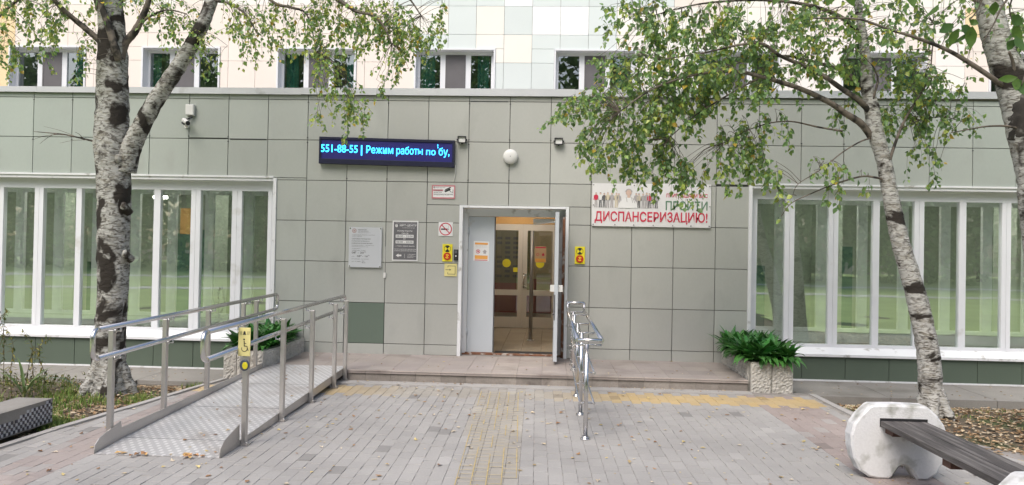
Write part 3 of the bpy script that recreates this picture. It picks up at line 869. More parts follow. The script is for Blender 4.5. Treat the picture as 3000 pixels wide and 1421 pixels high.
B.box((-2.5, 4.31, 0), (2.6, 9.0, PZ)); B.build('lobby_floor', M['roomfloor'], bld)
B = MB(); B.box((-2.5, 8.0, PZ), (2.6, 8.1, 1.0)); B.build('lobby_dado', M['red_wall'], bld)
B = MB(); B.box((-2.5, 8.0, 1.0), (2.6, 8.1, 3.3)); B.box((-2.6, 4.31, 0), (-2.5, 8.1, 3.3)); B.box((2.6, 4.31, 0), (2.7, 8.1, 3.3)); B.box((-2.6, 4.31, 3.3), (2.7, 8.1, 3.4)); B.build('lobby_wall', M['tan_wall'], bld)
B = MB(); B.mi = 0; B.box((-0.85, 6.5, 0.95), (0.2, 6.55, 2.2))
B.mi = 1
for r in range(9):
    for c in range(5):
        if random.random() < 0.8: B.box((-0.78 + c * 0.19, 6.494, 1.08 + r * 0.11), (-0.66 + c * 0.19, 6.499, 1.14 + r * 0.11))
B.build('information_board', [mat('olive_board', (0.22, 0.2, 0.12), 0.5), M['ink_grey']], bld)

# metal pole in the vestibule
p = thing('metal_pole', 'slim brushed steel pole standing in the doorway vestibule', 'pole', (0.315, 2.1, PZ + 0.003))
B = MB(); B.tube([(0.315, 2.1, PZ + 0.003), (0.315, 2.1, 2.05)], 0.032, 14); B.build('post', mat('dull_steel', (0.27, 0.25, 0.23), 0.5, 0.5), p)
B = MB(); B.tube([(0.315, 2.1, PZ + 0.003), (0.315, 2.1, PZ + 0.02)], 0.06, 16); B.build('base_flange', M['steel_post'], p)

# ------------------------------------------------------------------ entrance platform
B = MB()
n = 19; xa, xb = -2.98, 3.10
for i in range(n):
    x0, x1 = lerp(xa, xb, i / n), lerp(xa, xb, (i + 1) / n)
    B.mi = 0
    for (y0, y1) in ((-1.50, -1.18), (-1.18, -0.86), (-0.86, -0.54), (-0.54, -0.22), (-0.22, 0.013)):
        g = 1 + random.gauss(0, 0.045); B.col = (g, g * random.uniform(0.98, 1.0), g * random.uniform(0.96, 1.0))
        B.box((x0 + 0.0015, y0 + 0.0015, 0.10), (x1 - 0.0015, y1 - 0.0015, PZ + random.gauss(0, 0.0007)))
    B.col = (1.3, 1.28, 1.26); B.box((x0 + 0.001, -1.506, 0.128), (x1 - 0.001, -1.4995, PZ + 0.002))
    B.mi = 1
    g = 1 + random.gauss(0, 0.13); B.col = (g, g, g)
    B.box((x0 + 0.002, -1.478, -0.10), (x1 - 0.002, -1.40, 0.099))
B.mi = 2; B.col = (1, 1, 1); B.box((xa, -1.47, -0.1), (xb, 0.012, 0.098))
B.box((-0.66, 0.0125, 0.0), (0.83, 0.30, PZ - 0.003))
tag(B.build('entrance_step', [M['tile'], M['riser'], M['sand']]), 'low tiled entrance step in front of the open door', 'step')

# ------------------------------------------------------------------ planters
def rough_wall(b, x0, x1, y0, y1, z0, z1, face, seed):
    """rock-faced surface: one gridded side with random relief"""
    rnd = random.Random(seed)
    L = (x1 - x0) if face == 'y' else (y1 - y0)
    nu, nv = max(3, int(L / 0.019)), max(3, int((z1 - z0) / 0.019))
    vs = []
    for j in range(nv + 1):
        for i in range(nu + 1):
            u, v = i / nu, j / nv
            edge = min(u, 1 - u) * nu < 0.9 or min(v, 1 - v) * nv < 0.9
            d = 0.0 if edge else rnd.uniform(0.0, 0.02)
            z = lerp(z0, z1, v)
            if face == 'y': vs.append((lerp(x0, x1, u), y0 - d, z))
            elif face == 'x+': vs.append((x1 + d, lerp(y0, y1, u), z))
            else: vs.append((x0 - d, lerp(y0, y1, u), z))
    fs = []
    for j in range(nv):
        for i in range(nu):
            q = (j * (nu + 1) + i, j * (nu + 1) + i + 1, (j + 1) * (nu + 1) + i + 1, (j + 1) * (nu + 1) + i)
            fs.append(q if face != 'x-' else q[::-1])
    b.add(vs, fs)


def planter(x0, x1, y0, z1, label, inner, nfr, seed):
    t = thing('stone_planter', label, 'planter', ((x0 + x1) / 2, y0 / 2, 0))
    bl = 0
    cuts = [lerp(x0, x1, k / nfr) for k in range(nfr + 1)]
    for k in range(nfr):
        b = MB(); b.box((cuts[k] + 0.004, y0, -0.2), (cuts[k + 1] - 0.004, y0 + 0.09, z1))
        rough_wall(b, cuts[k] + 0.006, cuts[k + 1] - 0.006, y0 - 0.001, 0, -0.03, z1 - 0.012, 'y', seed + k)
        b.build('stone_block', M['stone'], t)
    m_ = 4
    for k in range(m_):
        a, c = lerp(y0 + 0.09, -0.01, k / m_) + 0.003, lerp(y0 + 0.09, -0.01, (k + 1) / m_) - 0.003
        for side in ('x+', 'x-'):
            b = MB()
            if side == 'x+': b.box((x1 - 0.09, a, -0.2), (x1, c, z1)); rough_wall(b, x0, x1 + 0.001, a, c, -0.03, z1 - 0.01, 'x+', seed + 10 + k)
            else: b.box((x0, a, -0.2), (x0 + 0.09, c, z1)); rough_wall(b, x0 - 0.001, x1, a, c, -0.03, z1 - 0.01, 'x-', seed + 20 + k)
            b.build('stone_block', M['stone'], t)
    b = MB(); b.box((x0 + 0.091, y0 + 0.091, -0.1), (x1 - 0.091, -0.02, z1 - 0.06)); b.build('potting_soil', M['soil'], t)


planter(3.12, 3.64, -1.53, 0.365, 'rough pale stone planter at the step corner with plants spilling over', 'x-', 2, 3)
planter(-3.50, -2.985, -1.60, 0.35, 'rough pale stone planter behind the wheelchair ramp', 'x+', 3, 40)


def blade_leaf(b, p, az, L, wd, el, droop, col, fold=0.25, n=5):
    """pointed broad leaf bending under its weight"""
    d = Vector((cos(az), sin(az), 0)); q = Vector((-sin(az), cos(az), 0))
    pos = Vector(p); vs = []; a = el
    prof = (0.12, 0.75, 1.0, 0.8, 0.42, 0.0)
    for k in range(n + 1):
        wv = wd * prof[min(5, int(round(k * 5 / n)))] / 2
        up = Vector((0, 0, 1)) * cos(a) - d * sin(a)
        vs += [pos + q * wv + up * wv * fold, pos, pos - q * wv + up * wv * fold]
        pos = pos + (d * cos(a) + Vector((0, 0, 1)) * sin(a)) * (L / n)
        a -= droop / n
    b.col = col
    fs = []
    for k in range(n):
        for s_ in (0, 1):
            fs.append((3 * k + s_, 3 * k + s_ + 1, 3 * k + s_ + 4, 3 * k + s_ + 3))
    b.add(vs, fs, True)


def planter_plants(x0, x1, y0, y1, z, n, label, seed, over):
    rnd = random.Random(seed); b = MB()
    for _ in range(n):
        x = rnd.uniform(x0, x1); y = rnd.uniform(y0, y1)
        g = rnd.uniform(0.5, 1.5)
        for k in range(rnd.randint(5, 7)):
            az = rnd.uniform(0, 2 * pi); L = rnd.uniform(0.2, 0.40)
            c = (0.045 * g * rnd.uniform(0.8, 1.3), 0.16 * g * rnd.uniform(0.8, 1.25), 0.032 * g)
            blade_leaf(b, (x, y, z), az, L, rnd.uniform(0.075, 0.115), rnd.uniform(0.65, 1.45), rnd.uniform(0.5, 1.5), c)
    for _ in range(over):
        y = rnd.uniform(y0, y1 - 0.25); g = rnd.uniform(0.6, 1.5)
        if rnd.random() < 0.65: x, az = x0 + 0.03, pi + rnd.uniform(-0.8, 0.8)
        else: x, y, az = rnd.uniform(x0, x1), y0 + 0.03, -pi / 2 + rnd.uniform(-0.8, 0.8)
        blade_leaf(b, (x, y, z + 0.02), az, rnd.uniform(0.2, 0.34), rnd.uniform(0.07, 0.1), rnd.uniform(0.3, 0.9), rnd.uniform(1.1, 2.2), (0.055 * g, 0.17 * g, 0.035 * g))
    o = b.build('planter_plants', M['hosta'])
    tag(o, label, 'plants')


planter_plants(3.13, 3.62, -1.48, -0.12, 0.36, 150, 'dense dark green broadleaf plants spilling over the planter by the bench', 5, 90)
planter_plants(-3.44, -3.05, -1.4, -0.12, 0.34, 95, 'dark green broadleaf plants behind the wheelchair ramp railing', 6, 25)

# ------------------------------------------------------------------ wheelchair ramp
ramp = thing('wheelchair_ramp', 'stainless wheelchair ramp with tread plate deck and double handrails', 'ramp', (-2.5, -3.4, 0))
def deck_z(y): return np.interp(y, [-5.12, -4.72, -1.5, -1.2], [0.008, 0.035, 0.152, 0.152])
B = MB()
ys = [-5.12, -4.72, -4.1, -3.4, -2.7, -2.0, -1.5, -1.3]
vs = []
for y in ys:
    z = float(deck_z(y)); vs += [(-2.995, y, z), (-1.985, y, z), (-1.985, y, z - 0.006), (-2.995, y, z - 0.006)]
fs = []
for k in range(len(ys) - 1):
    o = 4 * k
    fs += [(o, o + 1, o + 5, o + 4), (o + 1, o + 2, o + 6, o + 5), (o + 3, o, o + 4, o + 7), (o + 2, o + 3, o + 7, o + 6)]
fs += [(0, 3, 2, 1)]
B.add(vs, fs); B.build('deck', M['plate'], ramp)
def side_plate(x, name, h):
    b = MB()
    pr = [(-5.11, 0.0), (-5.13, 0.03), (-5.12, 0.075), (-5.08, 0.11), (-4.95, 0.15), (-4.75, 0.19)]
    pts = []
    top = [(y, z) for (y, z) in pr[1:]] if h > 0.08 else []
    Y = [-5.12, -5.11, -5.06, -4.98, -4.75, -4.74, -4.0, -3.0, -2.0, -1.45]
    T = [0.04, 0.075, 0.112, 0.135, 0.185, 0.125, 0.142, 0.165, 0.19, 0.21]
    if h < 0.08: T = T[:5] + [float(deck_z(y)) + h for y in Y[5:]]
    vs = []
    for y, t in zip(Y, T):
        bt = max(0.002, float(deck_z(y)) - 0.075)
        vs += [(x - 0.003, y, bt), (x + 0.003, y, bt), (x + 0.003, y, t), (x - 0.003, y, t)]
    fs = []
    for k in range(len(Y) - 1):
        o = 4 * k
        for i in range(4):
            j = (i + 1) % 4; fs.append((o + i, o + j, o + 4 + j, o + 4 + i))
    fs += [(3, 2, 1, 0), tuple(len(vs) - 4 + i for i in range(4))]
    b.add(vs, fs); b.build(name, M['steel_post'], ramp)
side_plate(-3.0, 'side_plate', 0.1)
side_plate(-1.98, 'side_plate', 0.012)
pr_y = [-4.70, -3.80, -2.90, -2.02, -1.53]
pl_y = [-4.86, -3.98, -3.08, -2.15, -1.75]
def rail_top(y, s): return np.interp(y, [-5.35, -1.3], [1.015, 1.065] if s > 0 else [1.0, 1.06])
def rail_low(y, s): return np.interp(y, [-5.35, -1.3], [0.80, 0.905] if s > 0 else [0.77, 0.87])
for sx, pys in ((-1.955, pr_y), (-3.03, pl_y)):
    s_ = 1 if sx > -2.5 else -1
    xr = sx - s_ * 0.075
    for y in pys:
        b = MB(); zt = float(rail_top(y, s_)) - 0.045
        zb = 0.0 if s_ > 0 else (0.01 if y < -2 else 0.0)
        b.bbox((sx - 0.022, y - 0.022, zb), (sx + 0.022, y + 0.022, zt), 0.004)
        po = b.build('post', M['steel_post'], ramp)
        for zf in (float(rail_top(y, s_)), float(rail_low(y, s_))):
            b = MB()
            b.tube([(sx, y, zf - 0.05), (xr, y, zf - 0.05), (xr, y, zf - 0.018)], 0.007, 8); b.tube([(sx - s_ * 0.026, y, zf - 0.05), (sx - s_ * 0.036, y, zf - 0.05)], 0.018, 12)
            b.build('bracket', M['steel'], po)
        if s_ > 0:
            b = MB(); b.box((sx - 0.045, y - 0.045, 0.002), (sx + 0.045, y + 0.045, 0.012)); b.tube([(sx + 0.033, y - 0.03, 0.012), (sx + 0.033, y - 0.03, 0.032)], 0.010, 6); b.tube([(sx - 0.033, y - 0.033, 0.012), (sx - 0.033, y - 0.033, 0.03)], 0.010, 6)
            b.build('foot_plate', M['steel_post'], po)
    b = MB()
    y0, y1 = (-5.35, -1.33) if s_ > 0 else (-5.25, -1.24)
    def arc(yc, z_a, z_b, sg):
        r = (z_a - z_b) * 0.30; out = []
        for k in range(7): 
            a = pi / 2 * k / 6; out.append((xr, yc + sg * (r * sin(a)) , z_a - r + r * cos(a)))
        for k in range(7):
            a = pi / 2 * k / 6; out.append((xr, yc + sg * r * cos(a), z_b + r - r * sin(a)))
        return out
    zt0, zb0, zt1, zb1 = float(rail_top(y0, s_)), float(rail_low(y0, s_)), float(rail_top(y1, s_)), float(rail_low(y1, s_))
    path = arc(y0 + 0.07, zt0, zb0, -1)
    path2 = arc(y1 - 0.04, zt1, zb1, 1)
    loop = path[::1] + path2[::-1]
    loop.append(loop[0])
    # split into straight runs so the tube keeps its round section
    b.tube(path, 0.021, 12); b.tube(path2, 0.021 if False else 0.019, 12)
    b.tube([path[0], path2[0]], 0.021, 12); b.tube([path[-1], path2[-1]], 0.021, 12)
    b.build('handrail', M['steel'], ramp)
B = MB()
for y in (-4.715, -3.6, -2.5):
    B = MB(); B.box((-2.98, y, float(deck_z(y)) - 0.004), (-2.0, y + 0.005, float(deck_z(y)) + 0.0015)); B.build('deck_seam', M['ink_grey'], ramp)
# cross beam under the deck
B = MB()
for y in (-4.7, -3.8, -2.9, -2.02): B.box((-2.97, y - 0.02, 0.003), (-2.0, y + 0.02, max(0.012, float(deck_z(y)) - 0.012)))
B.build('cross_beam', M['steel_post'], ramp)

t = thing('wheelchair_sign', 'pale yellow sign with bell and wheelchair symbol on the front ramp post', 'sign', (-1.955, -4.73, 0.77))
y_ = -4.7275
B = MB(); B.prism([(-2.012, 0.755), (-1.908, 0.755), (-1.908, 0.995), (-2.012, 0.995)], y_ - 0.006, y_, 0.002); B.build('plate', M['ink_pale_yellow'], t)
B = MB(); c = (-1.958, 0.818); yy = y_ - 0.0075
B.ring(c, 0.021, 0.026, yy, 20, -pi * 1.15, 0.35 * pi * 0.2); B.disc((c[0] - 0.004, c[1] + 0.078), 0.0075, yy, yy + 0.001, 12)
def bar(b, p, q, wd, y): 
    p, q = Vector(p), Vector(q); d = (q - p).normalized(); n_ = Vector((-d.y, d.x)) * wd / 2
    b.flat([p - n_, q - n_, q + n_, p + n_], y)
bar(B, (c[0] - 0.003, c[1] + 0.066), (c[0] - 0.001, c[1] + 0.02), 0.007, yy); bar(B, (c[0], c[1] + 0.022), (c[0] + 0.022, c[1] + 0.02), 0.006, yy); bar(B, (c[0] + 0.022, c[1] + 0.022), (c[0] + 0.033, c[1] - 0.018), 0.006, yy); bar(B, (c[0], c[1] + 0.045), (c[0] + 0.016, c[1] + 0.043), 0.005, yy)
bell = [(-1.975, 0.935), (-1.943, 0.935), (-1.949, 0.945), (-1.951, 0.96), (-1.959, 0.967), (-1.967, 0.96), (-1.969, 0.945)]
B.flat(bell, yy)
for k in (-1, 1):
    for j in (0.026, 0.037): bar(B, (-1.959 + k * j, 0.935), (-1.959 + k * (j + 0.003), 0.965), 0.003, yy)
B.build('symbol', M['ink_black'], t)
t = thing('call_button', 'round blue grey call button with yellow face on the front ramp post', 'button', (-1.955, -4.73, 0.68))
B = MB()
B.disc((-1.950, 0.68), 0.048, -4.755, -4.727, 24, 0.006, 0.8); B.build('housing', M['coil'], t)
B = MB(); B.disc((-1.938, 0.68), 0.03, -4.768, -4.756, 20, 0.004, 0.8); B.build('button', M['ink_yellow'], t)

# ------------------------------------------------------------------ double handrail on the right
hr = thing('entrance_handrail', 'stainless double handrail on round posts leading to the entrance step', 'handrail', (0.95, -2.4, 0))
py = [-4.14, -3.13, -2.13, -1.1, -0.62]
XL, XR, XP = 0.865, 1.083, 0.952
for y in py:
    zb = 0.0 if y < -1.5 else PZ
    zr = 0.893 if y < -1.2 else 0.91
    b = MB(); b.tube([(XP, y, zb), (XP, y, zr - 0.035)], 0.021, 14); po = b.build('post', M['steel'], hr)
    b = MB(); b.tube([(XP, y, zb), (XP, y, zb + 0.012)], 0.047, 18); b.tube([(XP, y, zb + 0.012), (XP, y, zb + 0.028)], 0.034, 14); b.build('base_flange', M['steel'], po)
    b = MB(); b.tube([(XL - 0.0, y, zr - 0.045), (XR, y, zr - 0.045)], 0.011, 10); b.tube([(XL, y, zr - 0.045), (XL, y, zr - 0.01)], 0.007, 8); b.tube([(XR, y, zr - 0.045), (XR, y, zr - 0.01)], 0.007, 8)
    b.build('bracket', M['steel'], po)
    for z in (0.60, 0.325):
        if y > -1.5: z += 0.08
        b = MB(); b.tube([(XP - 0.05, y, z), (XP + 0.075, y, z)], 0.008, 8)
        for x in (XP - 0.055, XP + 0.072): b.tube([(x, y - 0.015, z), (x, y + 0.015, z)], 0.013, 10)
        b.build('rod_clip', M['steel'], po)
b = MB()
for x in (XL, XR):
    b.tube([(x, -4.2, 0.897), (x, -1.12, 0.912), (x, -1.0, 0.925), (x, -0.93, 0.96), (x, -0.92, 1.012)], 0.0205, 12)
b.tube([(XL, -4.2, 0.897), (XR, -4.2, 0.897)], 0.0215, 12)
b.tube([(XL, -0.92, 1.012), (XR, -0.92, 1.012)], 0.0205, 12)
for x in (XL, XR):
    b.tube([(x, -0.92, 1.005), (x, -0.5, 1.0)], 0.018, 10)
b.build('handrail', M['steel'], hr)
for z in (0.60, 0.325):
    for x in (XP - 0.055, XP + 0.072):
        b = MB(); b.tube([(x, -4.16, z), (x, -1.6, z), (x, -1.1, z + 0.08), (x, -0.6, z + 0.08)], 0.0075, 8); b.build('lower_rod', M['steel'], hr)

# ------------------------------------------------------------------ signs and fittings on the wall
def sign(name, label, cat, x0, x1, z0, z1, th=0.012, board='paper', frame=None, y=-0.010):
    t = thing(name, label, cat, ((x0 + x1) / 2, y, (z0 + z1) / 2))
    b = MB(); b.bbox((x0, y - th, z0), (x1, y, z1), 0.0015); b.build('board', M[board], t)
    return t, y - th
# LED sign
t = thing('led_sign', 'long blue dot matrix display sign with scrolling text', 'display sign', (-1.8, -0.06, 3.1))
xa, xb = -2.80, -0.80
def lz(x, top): return (3.322 if top else 2.922) + (-0.0165) * (x - xa)
B = MB()
P = lambda x, z: (x, lz(x, False) + z)
H_ = 0.395
for (z0, z1) in ((0, 0.075), (H_ - 0.04, H_)):
    B.prism([P(xa, z0), P(xb, z0), P(xb, z1), P(xa, z1)], -0.095, -0.01, 0.004)
B.prism([P(xa, 0.0755), P(xa + 0.03, 0.0755), P(xa + 0.03, H_ - 0.0405), P(xa, H_ - 0.0405)], -0.095, -0.01, 0.004); B.prism([P(xb - 0.03, 0.0755), P(xb, 0.0755), P(xb, H_ - 0.0405), P(xb - 0.03, H_ - 0.0405)], -0.095, -0.01, 0.004)
B.build('housing', M['led_box'], t)
B = MB(); B.prism([P(xa + 0.031, 0.0756), P(xb - 0.031, 0.0756), P(xb - 0.031, H_ - 0.041), P(xa + 0.031, H_ - 0.041)], -0.08, -0.012); B.build('panel', M['led_panel'], t)
B = MB(); segs = [('551-88-55', -2.772, -2.225, 0.17, 0.285), ('|', -2.178, -2.158, 0.135, 0.285), ('Режим', -2.10, -1.70, 0.17, 0.285), ('работы', -1.655, -1.265, 0.14, 0.285), ('по', -1.215, -1.075, 0.17, 0.245), ('бу,', -1.03, -0.872, 0.14, 0.285)]
for (s_, a, c, z0, z1) in segs:
    k = len(B.v)
    B.text(s_, a, c, 0, z1 - z0, -0.0835, 0.012)
    B.v[k:] = [(x, y, lz(x, False) + z0 + z) for (x, y, z) in B.v[k:]]
B.box((-1.052, -0.0835, lz(-1.05, False) + 0.30), (-1.04, -0.081, lz(-1.05, False) + 0.33)); B.box((-1.05, -0.0835, lz(-1.05, False) + 0.275), (-1.036, -0.081, lz(-1.05, False) + 0.29))
B.build('lettering', M['led_text'], t)
B = MB(); B.tube([(-0.79, -0.03, 2.93), (-0.785, -0.02, 2.85), (-0.80, -0.018, 2.75), (-0.80, -0.014, 2.70)], 0.006, 6); B.build('cable', M['offwhite'], t)

# video warning sign
t, y = sign('warning_sign', 'small red and white video surveillance warning sign above the entrance left side', 'sign', -1.13, -0.786, 2.437, 2.635, 0.006)
B = MB(); e = 0.02; x0, x1, z0, z1 = -1.13, -0.786, 2.437, 2.635
yy = y - 0.0015
for r in ((x0, x1, z0, z0 + e), (x0, x1, z1 - e, z1), (x0, x0 + e * 0.9, z0 + e, z1 - e), (x1 - e * 0.9, x1, z0 + e, z1 - e)): B.flat([(r[0], r[2]), (r[1], r[2]), (r[1], r[3]), (r[0], r[3])], yy)
B.flat([(-1.11, 2.548), (-0.965, 2.548), (-0.965, 2.572), (-1.11, 2.572)], yy); B.build('red_border', M['ink_pink'], t)
B = MB(); B.text('ВЕДЕТСЯ', -1.10, -0.985, 2.518, 2.536, yy, 0.01); B.text('ВИДЕОНАБЛЮДЕНИЕ', -1.10, -0.815, 2.487, 2.508, yy, 0.01); B.text('ВНИМАНИЕ', -1.09, -0.98, 2.553, 2.567, yy - 0.001)
B.ring((-1.093, 2.598), 0.006, 0.012, yy, 14); B.text('внимание видеосъемка', -1.075, -0.93, 2.592, 2.602, yy)
B.flat([(-0.945, 2.548), (-0.865, 2.592), (-0.850, 2.566), (-0.928, 2.53)], yy); B.flat([(-0.93, 2.575), (-0.858, 2.612), (-0.842, 2.595), (-0.86, 2.597), (-0.945, 2.553)], yy - 0.0007)
bar(B, (-0.868, 2.56), (-0.85, 2.535), 0.008, yy); bar(B, (-0.85, 2.538), (-0.818, 2.532), 0.006, yy); bar(B, (-0.818, 2.522), (-0.818, 2.575), 0.006, yy)
B.build('lettering', M['ink_black'], t)

# silver plaque
t, y = sign('clinic_plaque', 'silver clinic plaque with black lettering beside the dark grey sign', 'plaque', -2.34, -1.852, 1.405, 1.995, 0.014, 'alu', None, -0.022)
yy = y - 0.001
B = MB()
L = [('МИНИСТЕРСТВО', -2.205, -2.08, 1.953, 1.966), ('ЗДРАВООХРАНЕНИЯ', -2.205, -2.05, 1.931, 1.944), ('МОСКОВСКОЙ ОБЛАСТИ', -2.205, -2.02, 1.912, 1.920),
     ('Государственное бюджетное учреждение', -2.295, -1.955, 1.877, 1.887), ('здравоохранения', -2.295, -2.15, 1.857, 1.867),
     ('«СЕРГИЕВО-ПОСАДСКАЯ', -2.297, -2.02, 1.813, 1.832), ('РАЙОННАЯ БОЛЬНИЦА»', -2.297, -2.03, 1.782, 1.801), ('РАЙОННАЯ ПОЛИКЛИНИКА', -2.297, -1.99, 1.751, 1.770),
     ('Московская область, г. Сергиев Посад', -2.295, -1.965, 1.723, 1.733), ('Новоугличское шоссе, д. 62', -2.295, -2.05, 1.703, 1.713), ('Режим работы', -2.293, -2.165, 1.674, 1.685), ('Понедельник - пятница', -2.293, -2.09, 1.647, 1.659),
     ('08  - 20', -2.293, -2.115, 1.607, 1.635), ('суб.', -2.293, -2.25, 1.557, 1.569), ('08  - 16', -2.215, -2.055, 1.557, 1.583), ('00', -2.25, -2.225, 1.625, 1.638), ('00', -2.11, -2.085, 1.625, 1.638), ('00', -2.17, -2.145, 1.574, 1.587), ('00', -2.052, -2.03, 1.574, 1.587),
     ('Выходной день - воскресенье', -2.293, -2.04, 1.522, 1.534), ('ул. +7 (496)', -2.293, -2.16, 1.48, 1.497), ('551', -2.14, -2.105, 1.49, 1.504), ('88-55', -2.14, -2.09, 1.467, 1.481)]
for a in L: B.text(*a, yy, 0.012)
B.build('lettering', M['ink_grey'], t)
B = MB(); B.ring((-2.262, 1.943), 0.022, 0.033, yy, 22); B.flat([(-2.275, 1.93), (-2.249, 1.93), (-2.249, 1.955), (-2.275, 1.955)], yy); B.build('emblem', mat('faded_emblem', (0.42, 0.30, 0.29), 0.5), t)
B = MB()
for (x, z) in ((-2.322, 1.978), (-1.87, 1.978), (-2.322, 1.423), (-1.87, 1.423)): B.disc((x, z), 0.009, y - 0.006, y, 12)
B.build('screw_cap', M['steel'], t)

# grey opening-hours sign
t, y = sign('opening_hours_sign', 'dark grey opening hours sign with white border and white arrow', 'sign', -1.70, -1.318, 1.512, 2.103, 0.008, 'paper')
yy = y - 0.001
B = MB(); B.flat([(-1.682, 1.53), (-1.336, 1.53), (-1.336, 2.085), (-1.682, 2.085)], yy); B.build('grey_field', M['sign_grey'], t)
yy -= 0.001
B = MB()
for a in [('МЕДИЦИНСКИЙ ЦЕНТР', -1.655, -1.36, 2.066, 2.074), ('МРТ-ЦЕНТР', -1.592, -1.345, 2.015, 2.05), ('В СЕРГИЕВОМ ПОСАДЕ', -1.55, -1.37, 1.993, 2.002), ('РЕЖИМ РАБОТЫ', -1.625, -1.405, 1.943, 1.962), ('ПН-СБ', -1.56, -1.462, 1.905, 1.926), ('ВС', -1.535, -1.50, 1.827, 1.845),
          ('1 ЭТАЖ, ЛЕВОЕ КРЫЛО', -1.645, -1.37, 1.719, 1.737), ('ПОСЛЕ 19:00 ВХОД В ЗДАНИЕ ДЛЯ', -1.667, -1.345, 1.676, 1.690), ('ЗАПИСИ ПО ДОПОЛНИТЕЛЬНОМУ ВХОДУ', -1.667, -1.342, 1.652, 1.666),
          ('с 7.00 позвонить', -1.47, -1.35, 1.606, 1.616), ('по телефону', -1.47, -1.38, 1.591, 1.600), ('для записи на МРТ', -1.47, -1.345, 1.575, 1.585), ('Вход слева', -1.47, -1.38, 1.557, 1.569)]:
    B.text(*a, yy, 0.012)
for (z0, z1) in ((1.853, 1.897), (1.768, 1.812)): B.flat([(-1.65, z0), (-1.385, z0), (-1.385, z1), (-1.65, z1)], yy)
B.flat([(-1.643, 1.592), (-1.603, 1.618), (-1.603, 1.604), (-1.56, 1.604), (-1.56, 1.58), (-1.603, 1.58), (-1.603, 1.566)], yy)
B.flat([(-1.515, 1.555), (-1.512, 1.555), (-1.512, 1.618), (-1.515, 1.618)], yy)
sh = [(-1.64, 2.005), (-1.625, 2.012), (-1.622, 2.045), (-1.658, 2.045), (-1.655, 2.012)]
B.flat(sh, yy)
B.build('lettering', M['paper'], t)
B = MB(); B.text('08:00 - 22:00', -1.638, -1.398, 1.862, 1.888, yy - 0.001, 0.01); B.text('08:00 - 20:00', -1.638, -1.398, 1.777, 1.803, yy - 0.001, 0.01); B.text('6', -1.646, -1.634, 2.015, 2.04, yy - 0.001); B.build('hours_lettering', M['ink_grey'], t)

# no smoking sign
t, y = sign('no_smoking_sign', 'square white no smoking sign with red ring, left of the door', 'sign', -1.02, -0.81, 1.888, 2.093, 0.005)
yy = y - 0.001; c = (-0.915, 1.991)
B = MB(); B.flat([(-0.982, 1.98), (-0.888, 1.98), (-0.888, 1.999), (-0.982, 1.999)], yy); B.build('cigarette', M['ink_black'], t)
B = MB(); B.flat([(-0.885, 1.98), (-0.866, 1.98), (-0.866, 1.999), (-0.885, 1.999)], yy); bar(B, (-0.875, 2.01), (-0.868, 2.03), 0.005, yy); bar(B, (-0.868, 2.03), (-0.876, 2.045), 0.005, yy); B.build('smoke', M['grey_print'], t)
B = MB(); B.ring(c, 0.079, 0.093, yy - 0.001, 36); bar(B, (c[0] - 0.058, c[1] + 0.058), (c[0] + 0.058, c[1] - 0.058), 0.013, yy - 0.001); B.build('red_ring', M['ink_red'], t)

# yellow call plates, left and right of the door
t, y = sign('call_plate', 'yellow plate with black fan symbol and red round button, left of the door', 'button plate', -0.955, -0.808, 1.517, 1.771, 0.012, 'ink_yellow')
t['group'] = 'yellow button plates beside the door'
c = (-0.882, 1.703); yy = y - 0.001
B = MB()
for k in (0, 1):
    a = pi / 2 + k * pi
    B.flat([c] + [(c[0] + 0.05 * cos(a - 0.75 + 1.5 * i / 8), c[1] + 0.05 * sin(a - 0.75 + 1.5 * i / 8)) for i in range(9)], yy)
B.ring(c, 0.045, 0.05, yy, 28); B.build('fan_symbol', M['ink_black'], t)
B = MB(); c2 = (-0.882, 1.592); B.disc(c2, 0.055, y - 0.014, y - 0.0005, 26, 0.004); bt = B.build('button', M['button_red'], t)
B = MB(); B.ring(c2, 0.018, 0.03, y - 0.0155, 20, 0.4, 2.4); B.ring(c2, 0.018, 0.03, y - 0.0155, 20, pi + 0.4, pi + 2.4); B.flat([(c2[0] - 0.006, c2[1] - 0.008), (c2[0] + 0.014, c2[1] - 0.006), (c2[0] + 0.007, c2[1] + 0.012), (c2[0] - 0.01, c2[1] + 0.008)], y - 0.0155); B.build('arrow_symbol', mat('amber_print', (0.9, 0.6, 0.05), 0.4), bt)  # arrow in plain amber print
dup(t, (1.053, t.location.y, t.location.z), 'yellow plate with black fan symbol and red round button, right of the door')

t = thing('intercom', 'small black intercom panel beside the left door jamb', 'intercom', (-0.75, -0.03, 1.6))
B = MB(); B.bbox((-0.785, -0.045, 1.535), (-0.722, -0.01, 1.695), 0.006); B.build('housing', M['dark'], t)
B = MB(); B.disc((-0.753, 1.60), 0.012, -0.049, -0.0455, 14, 0.001); B.build('button', M['offwhite'], t)
B = MB(); B.flat([(-0.773, 1.64), (-0.735, 1.64), (-0.735, 1.68), (-0.773, 1.68)], -0.0462); B.build('speaker_grille', M['ink_grey'], t)

t, y = sign('entrance_pictogram', 'pale yellow plate with arrow into a square, below the intercom', 'sign', -0.922, -0.738, 1.30, 1.485, 0.006, 'ink_pale_yellow')
yy = y - 0.001
B = MB(); w_ = 0.006
bar(B, (-0.87, 1.43), (-0.87, 1.452), w_, yy); bar(B, (-0.873, 1.452), (-0.762, 1.452), w_, yy - 0.0004); bar(B, (-0.762, 1.455), (-0.762, 1.333), w_, yy); bar(B, (-0.759, 1.333), (-0.873, 1.333), w_, yy - 0.0004); bar(B, (-0.87, 1.333), (-0.87, 1.362), w_, yy)
bar(B, (-0.905, 1.396), (-0.84, 1.396), w_, yy); B.flat([(-0.845, 1.383), (-0.82, 1.396), (-0.845, 1.409)], yy); B.build('symbol', M['ink_black'], t)

